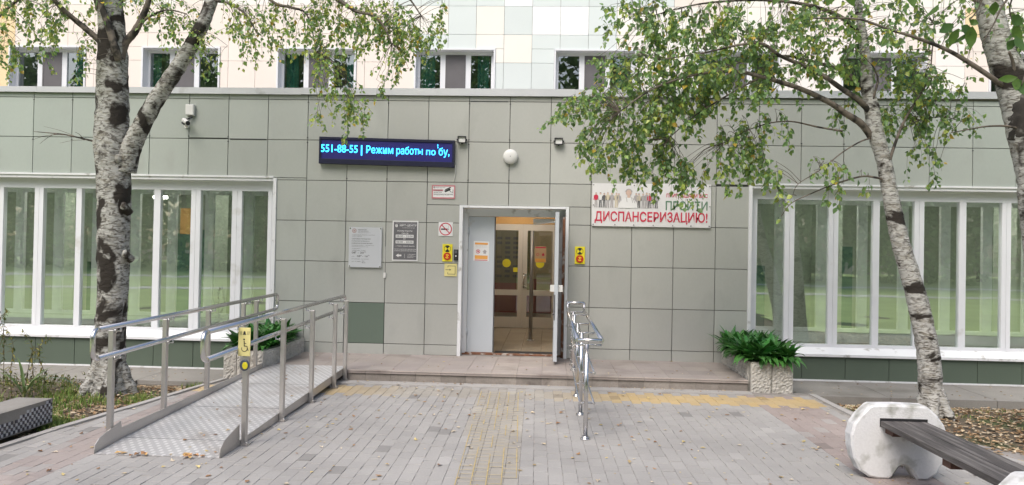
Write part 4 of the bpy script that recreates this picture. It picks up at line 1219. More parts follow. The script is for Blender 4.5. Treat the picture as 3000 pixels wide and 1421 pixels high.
t = thing('doorbell_box', 'tiny white plastic box on the wall under the clinic plaque', 'box', (-1.803, -0.02, 1.3))
B = MB(); B.bbox((-1.822, -0.03, 1.258), (-1.784, -0.01, 1.335), 0.004); B.build('housing', M['offwhite'], t)
B = MB(); B.tube([(-1.803, -0.012, 1.335), (-1.803, -0.012, 1.72)], 0.0035, 6); B.build('cable', M['offwhite'], t)

# banner
t = thing('health_banner', 'white vinyl banner with red and green lettering and printed people', 'banner', (2.07, -0.03, 2.38))
x0, x1, zt, zb = 1.217, 2.922, 2.697, 2.075
B = MB()
n = 24; vs = []
for k in range(n + 1):
    x = lerp(x0, x1, k / n); y = -0.034 - 0.004 * sin(k * 0.9) ** 2
    tz = zt - 0.008 * sin(pi * k / n * 2) * 0.3 + 0.004 * (k / n); 
    vs += [(x, -0.014, zb), (x, y, zb), (x, y, tz), (x, -0.014, tz)]
fs = []
for k in range(n):
    o = 4 * k
    for i in range(3): fs.append((o + i, o + i + 4, o + i + 5, o + i + 1))
    fs.append((o + 3, o + 7, o + 4, o))
fs += [(0, 1, 2, 3), tuple(4 * n + i for i in (3, 2, 1, 0))]
B.add(vs, fs); B.build('vinyl', M['banner'], t)
yb = -0.0405
B = MB(); B.text('ДИСПАНСЕРИЗАЦИЮ!', 1.255, 2.875, 2.118, 2.292, yb, 0.02); B.build('red_lettering', M['ink_red'], t)
B = MB(); B.text('ПРИГЛАШАЕМ ВАС', 2.285, 2.872, 2.505, 2.562, yb, 0.014); B.build('red_lettering', M['ink_red'], t)
B = MB(); B.text('ПРОЙТИ', 2.275, 2.872, 2.322, 2.49, yb, 0.012); B.build('green_lettering', M['ink_green'], t)
mats_p = [M['skin_print'], M['grey_print'], M['beige_print'], M['ink_red'], M['ink_grey'], M['paper']]
B = MB()
def figure(x, zf, h, top, legs):
    yy = yb
    B.mi = 0; B.disc((x, zf + h * 0.93), h * 0.062, yy, yy + 0.001, 10); B.mi = 4 if legs == 4 else 1
    B.disc((x, zf + h * 0.96), h * 0.06, yy + 0.0008, yy + 0.0018, 10)
    B.mi = top; B.flat([(x - h * 0.075, zf + h * 0.48), (x + h * 0.075, zf + h * 0.48), (x + h * 0.13, zf + h * 0.8), (x + h * 0.05, zf + h * 0.86), (x - h * 0.05, zf + h * 0.86), (x - h * 0.13, zf + h * 0.8)], yy)
    bar(B, (x - h * 0.12, zf + h * 0.8), (x - h * 0.14, zf + h * 0.5), h * 0.05, yy - 0.0004); bar(B, (x + h * 0.12, zf + h * 0.8), (x + h * 0.14, zf + h * 0.5), h * 0.05, yy - 0.0004)
    B.mi = legs; bar(B, (x - h * 0.04, zf + h * 0.5), (x - h * 0.07, zf), h * 0.07, yy - 0.0006); bar(B, (x + h * 0.04, zf + h * 0.5), (x + h * 0.06, zf), h * 0.07, yy - 0.0008)
for (x, tp, lg) in ((1.272, 3, 1), (1.335, 5, 4), (1.39, 4, 4), (1.44, 2, 1), (1.50, 1, 1), (1.565, 2, 2), (1.60, 1, 1), (1.85, 1, 1), (1.89, 2, 4), (1.95, 1, 1), (2.0, 1, 1), (2.04, 3, 4), (2.09, 1, 1), (2.14, 1, 4)):
    figure(x, 2.345, random.uniform(0.2, 0.225), tp, lg)
B.mi = 5; B.flat([(1.58, 2.34), (1.875, 2.34), (1.86, 2.42), (1.80, 2.48), (1.745, 2.50), (1.70, 2.50), (1.65, 2.46), (1.60, 2.41)], yb - 0.0015)
B.mi = 0; B.disc((1.742, 2.565), 0.042, yb - 0.002, yb - 0.001, 18); B.flat([(1.722, 2.49), (1.765, 2.49), (1.76, 2.54), (1.725, 2.54)], yb - 0.0018)
B.mi = 1; B.ring((1.742, 2.57), 0.036, 0.052, yb - 0.0026, 20, 0.1, pi - 0.1); bar(B, (1.705, 2.50), (1.72, 2.43), 0.008, yb - 0.0026); bar(B, (1.78, 2.50), (1.80, 2.42), 0.008, yb - 0.0026); bar(B, (1.80, 2.49), (1.835, 2.41), 0.008, yb - 0.0026)
B.build('printed_people', mats_p, t)
B = MB()
for x in (1.235, 1.55, 1.82, 2.1, 2.38, 2.64, 2.9):
    for z in (2.098, 2.672):
        B.disc((x, z), 0.008, -0.046, -0.036, 10)
for z in (2.38,): B.disc((1.235, z), 0.007, -0.046, -0.036, 10); B.disc((2.905, z), 0.007, -0.046, -0.036, 10)
B.build('grommet', M['ink_grey'], t)

# floodlights
t = thing('floodlight', 'small black floodlight on the wall at the end of the blue display', 'floodlight', (-0.697, -0.03, 3.30), 'small black floodlights above the entrance')
B = MB(); c = (-0.697, 3.30)
for r in ((-0.062, 0.062, 0.038, 0.05), (-0.062, 0.062, -0.05, -0.038), (-0.062, -0.05, -0.038, 0.038), (0.05, 0.062, -0.038, 0.038)):
    B.box((c[0] + r[0], -0.085, c[1] + r[2]), (c[0] + r[1], -0.04, c[1] + r[3]))
B.box((c[0] - 0.06, -0.045, c[1] - 0.048), (c[0] + 0.06, -0.035, c[1] + 0.048)); B.box((c[0] - 0.012, -0.04, c[1] - 0.06), (c[0] + 0.012, -0.01, c[1] + 0.02))
B.box((c[0] - 0.075, -0.07, c[1] - 0.012), (c[0] - 0.0625, -0.03, c[1] + 0.012)); B.box((c[0] + 0.0625, -0.07, c[1] - 0.012), (c[0] + 0.075, -0.03, c[1] + 0.012))
B.build('housing', M['dark'], t)
B = MB(); B.box((c[0] - 0.0495, -0.062, c[1] - 0.0375), (c[0] + 0.0495, -0.052, c[1] + 0.0375)); B.build('lens', M['lamp_lens'], t)
dup(t, (0.716, -0.03, 3.293), 'small black floodlight on the wall right of the round lamp')
# round lamp
t = thing('round_wall_lamp', 'round white bulkhead lamp above the entrance door', 'lamp', (0.018, -0.02, 3.063))
B = MB(); rr = [(0.10, 0.0), (0.108, 0.015), (0.108, 0.045), (0.098, 0.06), (0.07, 0.075), (0.035, 0.082)]
vs = []; n = 28
for (r, d) in rr:
    for k in range(n): vs.append((0.018 + r * cos(2 * pi * k / n), -0.011 - d, 3.063 + r * sin(2 * pi * k / n)))
fs = [(i * n + k, i * n + (k + 1) % n, (i + 1) * n + (k + 1) % n, (i + 1) * n + k) for i in range(len(rr) - 1) for k in range(n)]
fs.append([(len(rr) - 1) * n + k for k in range(n)])
B.add(vs, fs, True); B.build('diffuser', M['offwhite'], t)
B = MB(); B.disc((0.018, 3.063), 0.006, -0.097, -0.0935, 10); B.build('screw', M['ink_grey'], t)

# security camera with junction box
t = thing('security_camera', 'white bullet security camera under its junction box on the left wall', 'security camera', (-4.77, -0.03, 3.6))
B = MB(); B.bbox((-4.832, -0.075, 3.615), (-4.705, -0.01, 3.775), 0.01); B.build('junction_box', M['offwhite'], t)
B = MB(); B.tube([(-4.77, -0.04, 3.614), (-4.74, -0.05, 3.59), (-4.80, -0.07, 3.555), (-4.85, -0.09, 3.53), (-4.855, -0.11, 3.49), (-4.82, -0.12, 3.47)], 0.013, 8); B.build('cable', M['dark'], t)
B = MB(); B.tube([(-4.83, -0.02, 3.46), (-4.83, -0.08, 3.47), (-4.80, -0.12, 3.50)], 0.016, 8); B.tube([(-4.83, -0.012, 3.46), (-4.83, -0.025, 3.46)], 0.035, 14); B.build('mount', M['offwhite'], t)
B = MB(); B.tube([(-4.845, -0.08, 3.54), (-4.715, -0.22, 3.472)], 0.033, 14); cb = B.build('camera_body', M['offwhite'], t)
B = MB(); B.tube([(-4.7155, -0.2205, 3.4715), (-4.706, -0.231, 3.467)], 0.031, 14); B.build('lens', M['dark'], cb)

# notice on the closed leaf, notice on the inner door
t = thing('door_notice', 'white and orange notice sheet taped to the closed door leaf', 'notice', (-0.406, 0.21, 1.68))
B = MB(); B.flat([(-0.522, 1.535), (-0.290, 1.528), (-0.288, 1.822), (-0.520, 1.829)], 0.2125); B.build('sheet', M['paper'], t)
B = MB(); B.flat([(-0.50, 1.56), (-0.308, 1.556), (-0.307, 1.612), (-0.5, 1.616)], 0.2115); B.flat([(-0.5, 1.776), (-0.308, 1.772), (-0.308, 1.802), (-0.5, 1.806)], 0.2115); B.build('orange_bars', M['ink_orange'], t)
B = MB(); B.ring((-0.452, 1.672), 0.024, 0.031, 0.2115, 20); bar(B, (-0.47, 1.69), (-0.434, 1.654), 0.008, 0.2113); B.flat([(-0.50, 1.54), (-0.308, 1.536), (-0.308, 1.546), (-0.5, 1.55)], 0.2115); bar(B, (-0.462, 1.663), (-0.44, 1.685), 0.012, 0.2112); B.build('red_symbol', M['ink_red'], t)
B = MB(); B.flat([(-0.388, 1.668), (-0.352, 1.702), (-0.316, 1.668), (-0.332, 1.668), (-0.332, 1.64), (-0.372, 1.64), (-0.372, 1.668)], 0.2115)
B.text('УВАЖАЕМЫЕ ПАЦИЕНТЫ', -0.49, -0.32, 1.752, 1.762, 0.2115); B.text('соблюдайте дистанцию', -0.49, -0.32, 1.735, 1.743, 0.2115); B.build('blue_symbol', M['grey_print'], t)
t = thing('inner_door_notice', 'orange notice sheet stuck on the inner glass door', 'notice', (0.44, YI - 0.02, 1.62))
B = MB(); B.flat([(0.33, 1.47), (0.56, 1.47), (0.56, 1.80), (0.33, 1.80)], YI - 0.016); B.build('sheet', mat('orange_sheet', (0.50, 0.34, 0.20), 0.6), t)
B = MB(); B.flat([(0.34, 1.48), (0.55, 1.48), (0.55, 1.55), (0.34, 1.55)], YI - 0.018); B.build('orange_bars', M['ink_orange'], t)
B = MB(); B.ring((0.39, 1.63), 0.02, 0.028, YI - 0.019, 16); B.flat([(0.34, 1.76), (0.55, 1.76), (0.55, 1.785), (0.34, 1.785)], YI - 0.019); B.flat([(0.475, 1.605), (0.525, 1.605), (0.525, 1.64), (0.5, 1.665), (0.475, 1.64)], YI - 0.019); B.build('red_symbol', M['ink_red'], t)

# ------------------------------------------------------------------ bench
bx, byf = 3.283, -5.10
prof = [(-0.15, 0.0), (-0.07, 0.0), (-0.045, 0.022), (-0.02, 0.06), (0.005, 0.095), (0.03, 0.105), (0.06, 0.1), (0.09, 0.075), (0.115, 0.035), (0.14, 0.0), (0.21, 0.0), (0.285, 0.05), (0.335, 0.15), (0.358, 0.25), (0.358, 0.35), (0.335, 0.42), (0.285, 0.49), (0.215, 0.553), (0.195, 0.563), (0.0, 0.568), (-0.20, 0.563), (-0.222, 0.553), (-0.295, 0.48), (-0.34, 0.41), (-0.36, 0.33), (-0.356, 0.24), (-0.335, 0.15), (-0.29, 0.06), (-0.22, 0.012)]
bn = thing('park_bench', 'park bench of dark weathered planks between white concrete discs', 'bench', (bx, -5.9, 0))
BT = 0.14
for yd in (byf, byf - 1.86):
    B = MB(); B.prism([(bx + p[0], p[1]) for p in prof], yd, yd + BT, 0.016); B.build('concrete_end', M['whitewash'], bn)
for (x0, x1) in ((-0.145, 0.022), (0.028, 0.195)):
    B = MB(); B.bbox((bx + x0, byf - 1.72, 0.405), (bx + x1, byf - 0.001, 0.445), 0.004); B.build('seat_plank', M['wood'], bn)
B = MB(); B.box((bx - 0.15, byf - 0.004, 0.40), (bx + 0.205, byf - 0.0015, 0.465)); B.build('slot', M['dark'], bn)
B = MB(); B.box((bx - 0.11, byf - 0.13, 0.355), (bx + 0.16, byf - 0.0045, 0.404)); B.box((bx - 0.12, byf - 0.95, 0.35), (bx + 0.17, byf - 0.85, 0.404)); B.build('cross_beam', M['wood_red'], bn)

# ------------------------------------------------------------------ mosaic kerb block
mk = thing('mosaic_block', 'low concrete block faced with black and white mosaic beside the paving', 'block', (-4.2, -5.5, 0))
B = MB(); B.bbox((-4.32, -7.4, 0.015), (-3.985, -4.165, 0.235), 0.012); B.build('concrete_core', M['concrete'], mk)
B = MB(); ts = 0.0285
for i in range(112):
    for j in range(7):
        y = -4.185 - i * ts; z = 0.028 + j * ts
        lim = 5.8 - 2.6 * math.exp(-((i - 19) / 9.0) ** 2) + random.uniform(-0.5, 0.5)
        if j > lim: continue
        g = random.uniform(0.8, 1.1)
        B.col = (0.022 * g, 0.024 * g, 0.04 * g) if (i + j) % 2 else (0.46 * g, 0.47 * g, 0.49 * g)
        B.box((-3.985, y - ts + 0.002, z + 0.001), (-3.979, y - 0.001, z + ts - 0.002))
B.build('mosaic', M['tess_w'], mk)

# ------------------------------------------------------------------ trees
def spline(pts, n=8):
    pts = [Vector(p) for p in pts]; out = []
    for i in range(len(pts) - 1):
        p0 = pts[max(0, i - 1)]; p1 = pts[i]; p2 = pts[i + 1]; p3 = pts[min(len(pts) - 1, i + 2)]
        for k in range(n):
            t_ = k / n
            out.append(0.5 * ((2 * p1) + (p2 - p0) * t_ + (2 * p0 - 5 * p1 + 4 * p2 - p3) * t_ ** 2 + (3 * p1 - p0 - 3 * p2 + p3) * t_ ** 3))
    out.append(pts[-1]); return out


def limb(b, pts, r0, r1, n=8, seg=6, jit=0.06, seed=1, power=1.0):
    sp = spline(pts, seg)
    k = len(sp) - 1
    rad = [lerp(r0, r1, (i / k) ** power) for i in range(k + 1)]
    b.tube(sp, rad, n, True, jit, seed)
    return sp


def trunk(b, pts, rads, n=18, seg=8, seed=2, jit=0.05):
    sp = spline(pts, seg); k = len(pts) - 1
    rad = [float(np.interp(i / seg, range(k + 1), rads)) for i in range(len(sp))]
    b.tube(sp, rad, n, True, jit, seed)
    return sp


def leaf(b, p, d, nrm, L, wd, col):
    """one rhombic birch leaf, slightly folded, hanging along d"""
    d = d.normalized(); s_ = d.cross(nrm)
    if s_.length < 1e-4: s_ = d.orthogonal()
    s_.normalize(); u = s_.cross(d)
    b.col = col
    m1 = p + d * L * 0.36; m2 = p + d * L * 0.68
    b.add([p, m1 + s_ * wd * 0.5 + u * wd * 0.13, m2 + s_ * wd * 0.3 + u * wd * 0.06, p + d * L - u * L * 0.05, m2 - s_ * wd * 0.3 + u * wd * 0.06, m1 - s_ * wd * 0.5 + u * wd * 0.13],
          [(0, 1, 2, 3), (0, 3, 4, 5)])


def rvec(rnd):
    return Vector((rnd.gauss(0, 1), rnd.gauss(0, 1), rnd.gauss(0, 1))).normalized()


def leafcol(rnd, yel):
    g = rnd.uniform(0.55, 1.25)
    r = rnd.random()
    if r < yel * 0.1: return (0.50 * g, 0.36 * g, 0.06 * g)
    if r < yel: return (0.36 * g, 0.43 * g, 0.10 * g)
    if r < yel + 0.25: return (0.235 * g, 0.37 * g, 0.10 * g)
    return (0.16 * g, 0.275 * g, 0.11 * g)


def strand(tw, lf, p0, d0, length, rnd, lsize, grav, yel, dens=1.0, r0=0.0021):
    step = 0.04; n = max(3, int(length / step)); p = Vector(p0); d = Vector(d0).normalized(); pts = [p.copy()]
    for i in range(n):
        d = (d + Vector((rnd.gauss(0, 0.12), rnd.gauss(0, 0.12), -grav * step * 10 + rnd.gauss(0, 0.06)))).normalized()
        p = p + d * step; pts.append(p.copy())
        for _ in range(2):
            if rnd.random() < 0.62 * dens:
                sd_ = rvec(rnd); ld = (d * 0.35 + sd_ * 0.9 + Vector((0, 0, -0.75))).normalized()
                q = p + sd_ * 0.012
                L = lsize * rnd.uniform(0.5, 1.3)
                nr = (rvec(rnd) + Vector((0, -0.5, 0.55))).normalized()
                leaf(lf, q + ld * 0.012, ld, nr, L, L * rnd.uniform(0.68, 0.85), leafcol(rnd, yel))
        # short side shoots
        if rnd.random() < 0.16 * dens and i < n - 2:
            q = p.copy(); e = (d * 0.5 + rvec(rnd)).normalized(); ps = [q.copy()]
            for _ in range(rnd.randint(2, 5)):
                e = (e + Vector((0, 0, -0.22))).normalized(); q = q + e * 0.035; ps.append(q.copy())
                for _k in range(2):
                    sd_ = rvec(rnd); ld = (e * 0.4 + sd_ * 0.8 + Vector((0, 0, -0.7))).normalized(); L = lsize * rnd.uniform(0.6, 1.15)
                    leaf(lf, q + ld * 0.01, ld, (rvec(rnd) + Vector((0, -0.5, 0.55))).normalized(), L, L * 0.76, leafcol(rnd, yel))
            if len(ps) > 1: tw.tube(ps, 0.0014, 3, False)
    k = len(pts)
    tw.tube(pts, [lerp(r0, 0.0011, i / (k - 1)) for i in range(k)], 4, False)


def foliage(tw, lf, skel, clusters, seed, lsize, yel):
    """clusters: centre (photo x, y -> plane), radii (m), count, mean strand length, drift, gravity, leaf density"""
    rnd = random.Random(seed)
    SK = np.array([[p.x, p.y, p.z] for p in skel])
    for (cx, cy, Y, rx, rz, ry, n, L, drift, grav, dens) in clusters:
        c0 = at(cx, cy, Y)
        for _ in range(n):
            while True:
                a, e, f = rnd.uniform(-1, 1), rnd.uniform(-1, 1), rnd.uniform(-1, 1)
                if a * a + e * e + f * f <= 1: break
            p = c0 + Vector((a * rx, f * ry, e * rz))
            q = SK - np.array([p.x, p.y, p.z]); i = int(np.argmin((q * q).sum(1))); s0 = skel[i]
            dist = (p - s0).length
            if dist < 0.75:
                mid = (p + s0) / 2 + Vector((0, 0, 0.10 * dist)) + rvec(rnd) * 0.06 * dist
                sp = spline([s0, mid, p], 4)
                tw.tube(sp, [lerp(0.0036, 0.002, k / (len(sp) - 1)) for k in range(len(sp))], 4, False)
            d = Vector((drift + rnd.gauss(0, 0.5), rnd.gauss(0, 0.5), rnd.uniform(-0.5, 0.35)))
            strand(tw, lf, p, d, L * rnd.uniform(0.6, 1.35), rnd, lsize, grav, yel, dens)


# ---- left twin-stemmed birch
TY = -2.55
tl = thing('birch_tree', 'stout twin stemmed birch with dark fissured bark beside the wheelchair ramp', 'tree', (at(275, 985, -2.6).x, -2.6, 0.0), 'birch trees in front of the clinic')
W_ = MB()
tp = [at(272, 998, TY), at(274, 968, TY), at(274, 930, TY), at(275, 860, TY), at(284, 740, TY), at(285, 600, TY), at(287, 480, TY), at(281, 360, TY), at(283, 260, TY), at(283, 140, TY), at(278, 0, TY), at(272, -160, TY - 0.1), at(262, -400, TY - 0.2), at(270, -800, TY - 0.2)]
tp[0].z = -0.10
trunk_l = trunk(W_, tp, [0.26, 0.205, 0.185, 0.165, 0.163, 0.172, 0.178, 0.19, 0.172, 0.16, 0.13, 0.11, 0.08, 0.03], 22, 8, 4, 0.055)
sp2 = [at(315, 430, TY), at(330, 372, TY - 0.02), at(356, 318, TY - 0.05), at(386, 262, TY - 0.08), at(430, 196, TY - 0.1), at(474, 126, TY - 0.1), at(510, 60, TY - 0.08), at(536, -10, TY), at(580, -150, TY), at(640, -330, TY)]
stem2 = trunk(W_, sp2, [0.12, 0.11, 0.098, 0.093, 0.088, 0.082, 0.073, 0.066, 0.055, 0.03], 16, 8, 5, 0.06)
for (x, y, r) in ((297, 400, 0.055), (262, 640, 0.06), (316, 640, 0.05), (255, 760, 0.05), (312, 520, 0.05)):
    p = at(x, y, TY - 0.12); W_.tube([p + Vector((0, 0.10, -0.06)), p, p + Vector((0, -0.012, 0.05))], [r, r * 0.9, r * 0.4], 10, True, 0.1, int(x))
for a_ in (0.2, 1.6, 2.7, 3.9, 5.2):
    p = Vector((tp[1].x, TY, 0)); d = Vector((cos(a_), sin(a_), 0))
    W_.tube(spline([p + d * 0.08 + Vector((0, 0, 0.34)), p + d * 0.155 + Vector((0, 0, 0.16)), p + d * 0.24 + Vector((0, 0, 0.02)), p + d * 0.31 + Vector((0, 0, -0.1))], 4), [0.09] * 5 + [0.07] * 4 + [0.05] * 3 + [0.03], 10, True, 0.08, 9)
W_.build('trunk', M['bark_old'], tl)
Lb = MB(); sk = []
sk += limb(Lb, [at(272, 128, TY), at(250, 102, TY - 0.05), at(208, 66, TY - 0.1), at(165, 30, TY - 0.2), at(137, 0, TY - 0.3), at(95, -60, TY - 0.4)], 0.042, 0.022, 8)
sk += limb(Lb, [at(300, 150, TY - 0.10), at(289, 118, TY - 0.16), at(270, 55, TY - 0.17), at(249, -5, TY - 0.2), at(238, -80, TY - 0.3)], 0.05, 0.03, 8)
sk += limb(Lb, [at(268, 60, TY - 0.05), at(258, 40, TY), at(247, 10, TY - 0.05), at(230, -50, TY - 0.1)], 0.05, 0.035, 8)
sk += limb(Lb, [at(304, 150, TY - 0.02), at(313, 112, TY), at(338, 81, TY), at(358, 44, TY), at(372, 8, TY), at(390, -60, TY)], 0.052, 0.028, 8)
sk += limb(Lb, [at(330, 92, TY), at(352, 62, TY - 0.05), at(380, 40, TY - 0.1), at(420, 25, TY - 0.2), at(470, 35, TY - 0.3)], 0.02, 0.006, 6)
sk += limb(Lb, [at(560, -90, TY), at(660, -70, TY - 0.1), at(760, -40, TY - 0.1), at(851, 0, TY), at(895, 28, TY), at(937, 39, TY), at(966, 68, TY), at(985, 110, TY)], 0.035, 0.008, 8)
sk += limb(Lb, [at(600, -100, TY), at(680, 0, TY), at(730, 18, TY), at(768, 32, TY), at(786, 80, TY), at(795, 130, TY)], 0.022, 0.005, 6)
sk += limb(Lb, [at(640, -120, TY), at(760, -90, TY + 0.3), at(900, -60, TY + 0.4), at(1010, -20, TY + 0.4), at(1060, 40, TY + 0.4)], 0.03, 0.007, 6)
sk += limb(Lb, [at(250, -100, TY), at(150, -60, TY - 0.2), at(60, -10, TY - 0.3), at(0, 40, TY - 0.3), at(-50, 110, TY - 0.3)], 0.03, 0.006, 6)
sk += limb(Lb, [at(530, 0, TY), at(580, 10, TY - 0.1), at(620, 40, TY - 0.2), at(650, 90, TY - 0.2)], 0.02, 0.005, 6)
limb(Lb, [at(240, 356, TY - 0.12), at(222, 352, TY - 0.15), at(197, 346, TY - 0.2), at(160, 338, TY - 0.2), at(120, 334, TY - 0.2), at(85, 331, TY - 0.2)], 0.013, 0.003, 6)
for (a0, a1) in (((222, 352), (150, 360)), ((197, 346), (110, 318)), ((170, 340), (95, 345)), ((150, 337), (80, 352)), ((210, 349), (188, 332)), ((140, 336), (100, 362))):
    limb(Lb, [at(*a0, TY - 0.2), at((a0[0] + a1[0]) / 2, (a0[1] + a1[1]) / 2 - 3, TY - 0.22), at(*a1, TY - 0.25)], 0.004, 0.0015, 4, 4)
Lb.build('limbs', M['limb'], tl)
tw, lf = MB(), MB()
cl = [  # cx, cy, Y, rx, rz, ry, n, L, drift, grav, dens
    (60, 0, -2.7, 0.42, 0.38, 0.5, 30, 0.42, -0.2, 0.9, 0.9), (150, 40, -2.7, 0.32, 0.3, 0.45, 18, 0.4, 0.1, 0.8, 0.9), (30, 90, -2.8, 0.22, 0.25, 0.4, 12, 0.45, 0, 1.0, 0.9), (180, -40, -2.7, 0.4, 0.3, 0.5, 12, 0.45, 0, 0.9, 0.8),
    (210, 120, -2.9, 0.15, 0.15, 0.2, 4, 0.3, -0.2, 0.8, 0.7), (215, 170, -2.8, 0.15, 0.1, 0.2, 3, 0.2, 0.0, 0.8, 0.6),
    (420, 20, -2.6, 0.28, 0.25, 0.4, 22, 0.35, 0.3, 0.6, 1.0), (480, 70, -2.7, 0.2, 0.2, 0.3, 11, 0.3, 0.3, 0.7, 0.9), (350, -10, -2.5, 0.2, 0.2, 0.3, 8, 0.3, 0, 0.7, 0.9),
    (590, 30, -2.6, 0.25, 0.25, 0.4, 16, 0.42, 0.3, 0.9, 0.8), (660, 40, -2.6, 0.25, 0.3, 0.4, 18, 0.45, 0.2, 1.0, 0.8), (540, 110, -2.6, 0.15, 0.2, 0.3, 6, 0.35, 0, 1.0, 0.8),
    (770, 20, -2.5, 0.2, 0.25, 0.4, 16, 0.5, 0.1, 1.1, 0.8), (840, 20, -2.5, 0.25, 0.25, 0.4, 24, 0.5, 0.1, 1.1, 0.9), (930, 20, -2.4, 0.3, 0.25, 0.4, 28, 0.42, 0.25, 0.9, 1.0), (1000, 60, -2.3, 0.25, 0.25, 0.4, 28, 0.4, 0.4, 0.8, 1.0), (1050, 60, -2.2, 0.2, 0.15, 0.3, 12, 0.32, 0.6, 0.7, 0.9),
    (830, 140, -2.5, 0.14, 0.22, 0.3, 13, 0.45, 0.1, 1.2, 0.9), (870, 220, -2.5, 0.12, 0.18, 0.25, 11, 0.4, 0.3, 1.2, 1.0), (815, 270, -2.5, 0.06, 0.1, 0.15, 4, 0.26, 0.05, 1.4, 1.1), (905, 270, -2.5, 0.06, 0.1, 0.15, 5, 0.32, 0.2, 1.4, 1.1), (1000, 150, -2.3, 0.14, 0.15, 0.3, 10, 0.3, 0.0, 1.1, 0.9), (960, 190, -2.3, 0.08, 0.12, 0.2, 5, 0.28, 0, 1.2, 0.9), (1120, 10, -2.0, 0.06, 0.12, 0.2, 4, 0.25, 0.1, 1.1, 0.9),
    (300, -330, -2.5, 2.0, 1.1, 1.5, 130, 0.7, 0, 0.8, 0.8), (300, -700, -2.5, 1.7, 1.1, 1.5, 90, 0.7, 0, 0.8, 0.8), (800, -220, -2.3, 1.3, 0.7, 1.0, 40, 0.6, 0.1, 0.9, 0.7)]
foliage(tw, lf, sk + stem2 + trunk_l, cl, 11, 0.052, 0.40)
tw.build('twigs', M['twig'], tl); lf.build('crown', M['leaf'], tl)

# ---- right slender birch
RY = -2.5
tr_ = thing('birch_tree', 'slender leaning white birch behind the bench, dense green crown', 'tree', (4.835, -2.5, -0.03), 'birch trees in front of the clinic')
W_ = MB()
tp = [at(2349, 1075, RY), at(2346, 1040, RY), at(2341, 970, RY), at(2335, 890, RY), at(2318, 800, RY), at(2298, 720, RY), at(2274, 640, RY), at(2258, 580, RY), at(2238, 480, RY), at(2222, 400, RY), at(2204, 340, RY), at(2192, 270, RY), at(2182, 220, RY), at(2178, 150, RY), at(2166, 60, RY), at(2150, -40, RY), at(2130, -200, RY), at(2090, -650, RY)]
tp[0].z = -0.12
trunk_r = trunk(W_, tp, [0.165, 0.132, 0.122, 0.116, 0.110, 0.105, 0.096, 0.092, 0.081, 0.078, 0.082, 0.08, 0.066, 0.055, 0.045, 0.038, 0.03, 0.012], 18, 8, 6, 0.05)
for a_ in (0.4, 1.7, 3.0, 4.3, 5.4):
    p = Vector((tp[1].x, RY, 0)); d = Vector((cos(a_), sin(a_), 0))
    W_.tube(spline([p + d * 0.05 + Vector((0, 0, 0.26)), p + d * 0.10 + Vector((0, 0, 0.12)), p + d * 0.17 + Vector((0, 0, 0.0)), p + d * 0.24 + Vector((0, 0, -0.1))], 4), [0.07] * 5 + [0.055] * 4 + [0.04] * 3 + [0.03], 10, True, 0.08, 9)
W_.build('trunk', M['bark_thin'], tr_)
Lb = MB(); sk = []
sk += limb(Lb, [at(2192, 345, RY), at(2165, 310, RY - 0.06), at(2126, 285, RY - 0.1), at(2087, 258, RY - 0.15), at(2010, 222, RY - 0.2), at(1914, 193, RY - 0.3), at(1840, 179, RY - 0.4), at(1740, 190, RY - 0.4), at(1640, 225, RY - 0.4), at(1560, 280, RY - 0.4)], 0.042, 0.006, 8)
sk += limb(Lb, [at(2192, 285, RY), at(2160, 252, RY - 0.1), at(2126, 229, RY - 0.15), at(2072, 192, RY - 0.2), at(2020, 165, RY - 0.3), at(1964, 141, RY - 0.4), at(1914, 109, RY - 0.5), at(1850, 115, RY - 0.5), at(1760, 135, RY - 0.5), at(1660, 150, RY - 0.5)], 0.036, 0.005, 8)
sk += limb(Lb, [at(2180, 225, RY), at(2155, 205, RY + 0.1), at(2115, 176, RY + 0.2), at(2027, 151, RY + 0.25), at(1974, 141, RY + 0.3), at(1880, 150, RY + 0.3), at(1760, 200, RY + 0.35), at(1620, 260, RY + 0.4)], 0.028, 0.005, 8)
sk += limb(Lb, [at(2241, 415, RY), at(2240, 398, RY - 0.03), at(2266, 324, RY - 0.05), at(2290, 278, RY - 0.1), at(2316, 236, RY - 0.1), at(2337, 197, RY - 0.1), at(2344, 141, RY - 0.1), at(2350, 60, RY - 0.1)], 0.02, 0.005, 7)
sk += limb(Lb, [at(2193, 275, RY), at(2196, 250, RY - 0.06), at(2208, 205, RY - 0.1), at(2202, 178, RY - 0.1), at(2190, 160, RY - 0.1), at(2150, 120, RY - 0.1)], 0.016, 0.005, 6)
sk += limb(Lb, [at(2192, 347, RY), at(2165, 356, RY - 0.1), at(2121, 382, RY - 0.15), at(2064, 427, RY - 0.2), at(2008, 463, RY - 0.2), at(1995, 490, RY - 0.2)], 0.011, 0.003, 6)
sk += limb(Lb, [at(2222, 452, RY), at(2205, 447, RY - 0.1), at(2167, 444, RY - 0.1), at(2100, 463, RY - 0.15), at(2038, 488, RY - 0.2), at(1990, 512, RY - 0.2), at(1965, 545, RY - 0.2)], 0.014, 0.003, 6)
sk += limb(Lb, [at(2172, 90, RY), at(2110, 40, RY), at(2020, 10, RY - 0.1), at(1900, 0, RY - 0.1), at(1760, 10, RY - 0.1), at(1640, 40, RY - 0.1)], 0.028, 0.005, 7)
sk += limb(Lb, [at(2120, 330, RY - 0.08), at(2060, 320, RY), at(1980, 305, RY), at(1900, 320, RY), at(1820, 360, RY)], 0.012, 0.004, 6)
sk += limb(Lb, [at(1914, 193, RY - 0.3), at(1830, 240, RY - 0.3), at(1750, 290, RY - 0.2), at(1680, 350, RY - 0.2)], 0.012, 0.004, 6)
sk += limb(Lb, [at(2266, 324, RY - 0.05), at(2320, 300, RY), at(2380, 295, RY), at(2430, 310, RY)], 0.008, 0.003, 5)
Lb.build('limbs', M['limb'], tr_)
tw, lf = MB(), MB()
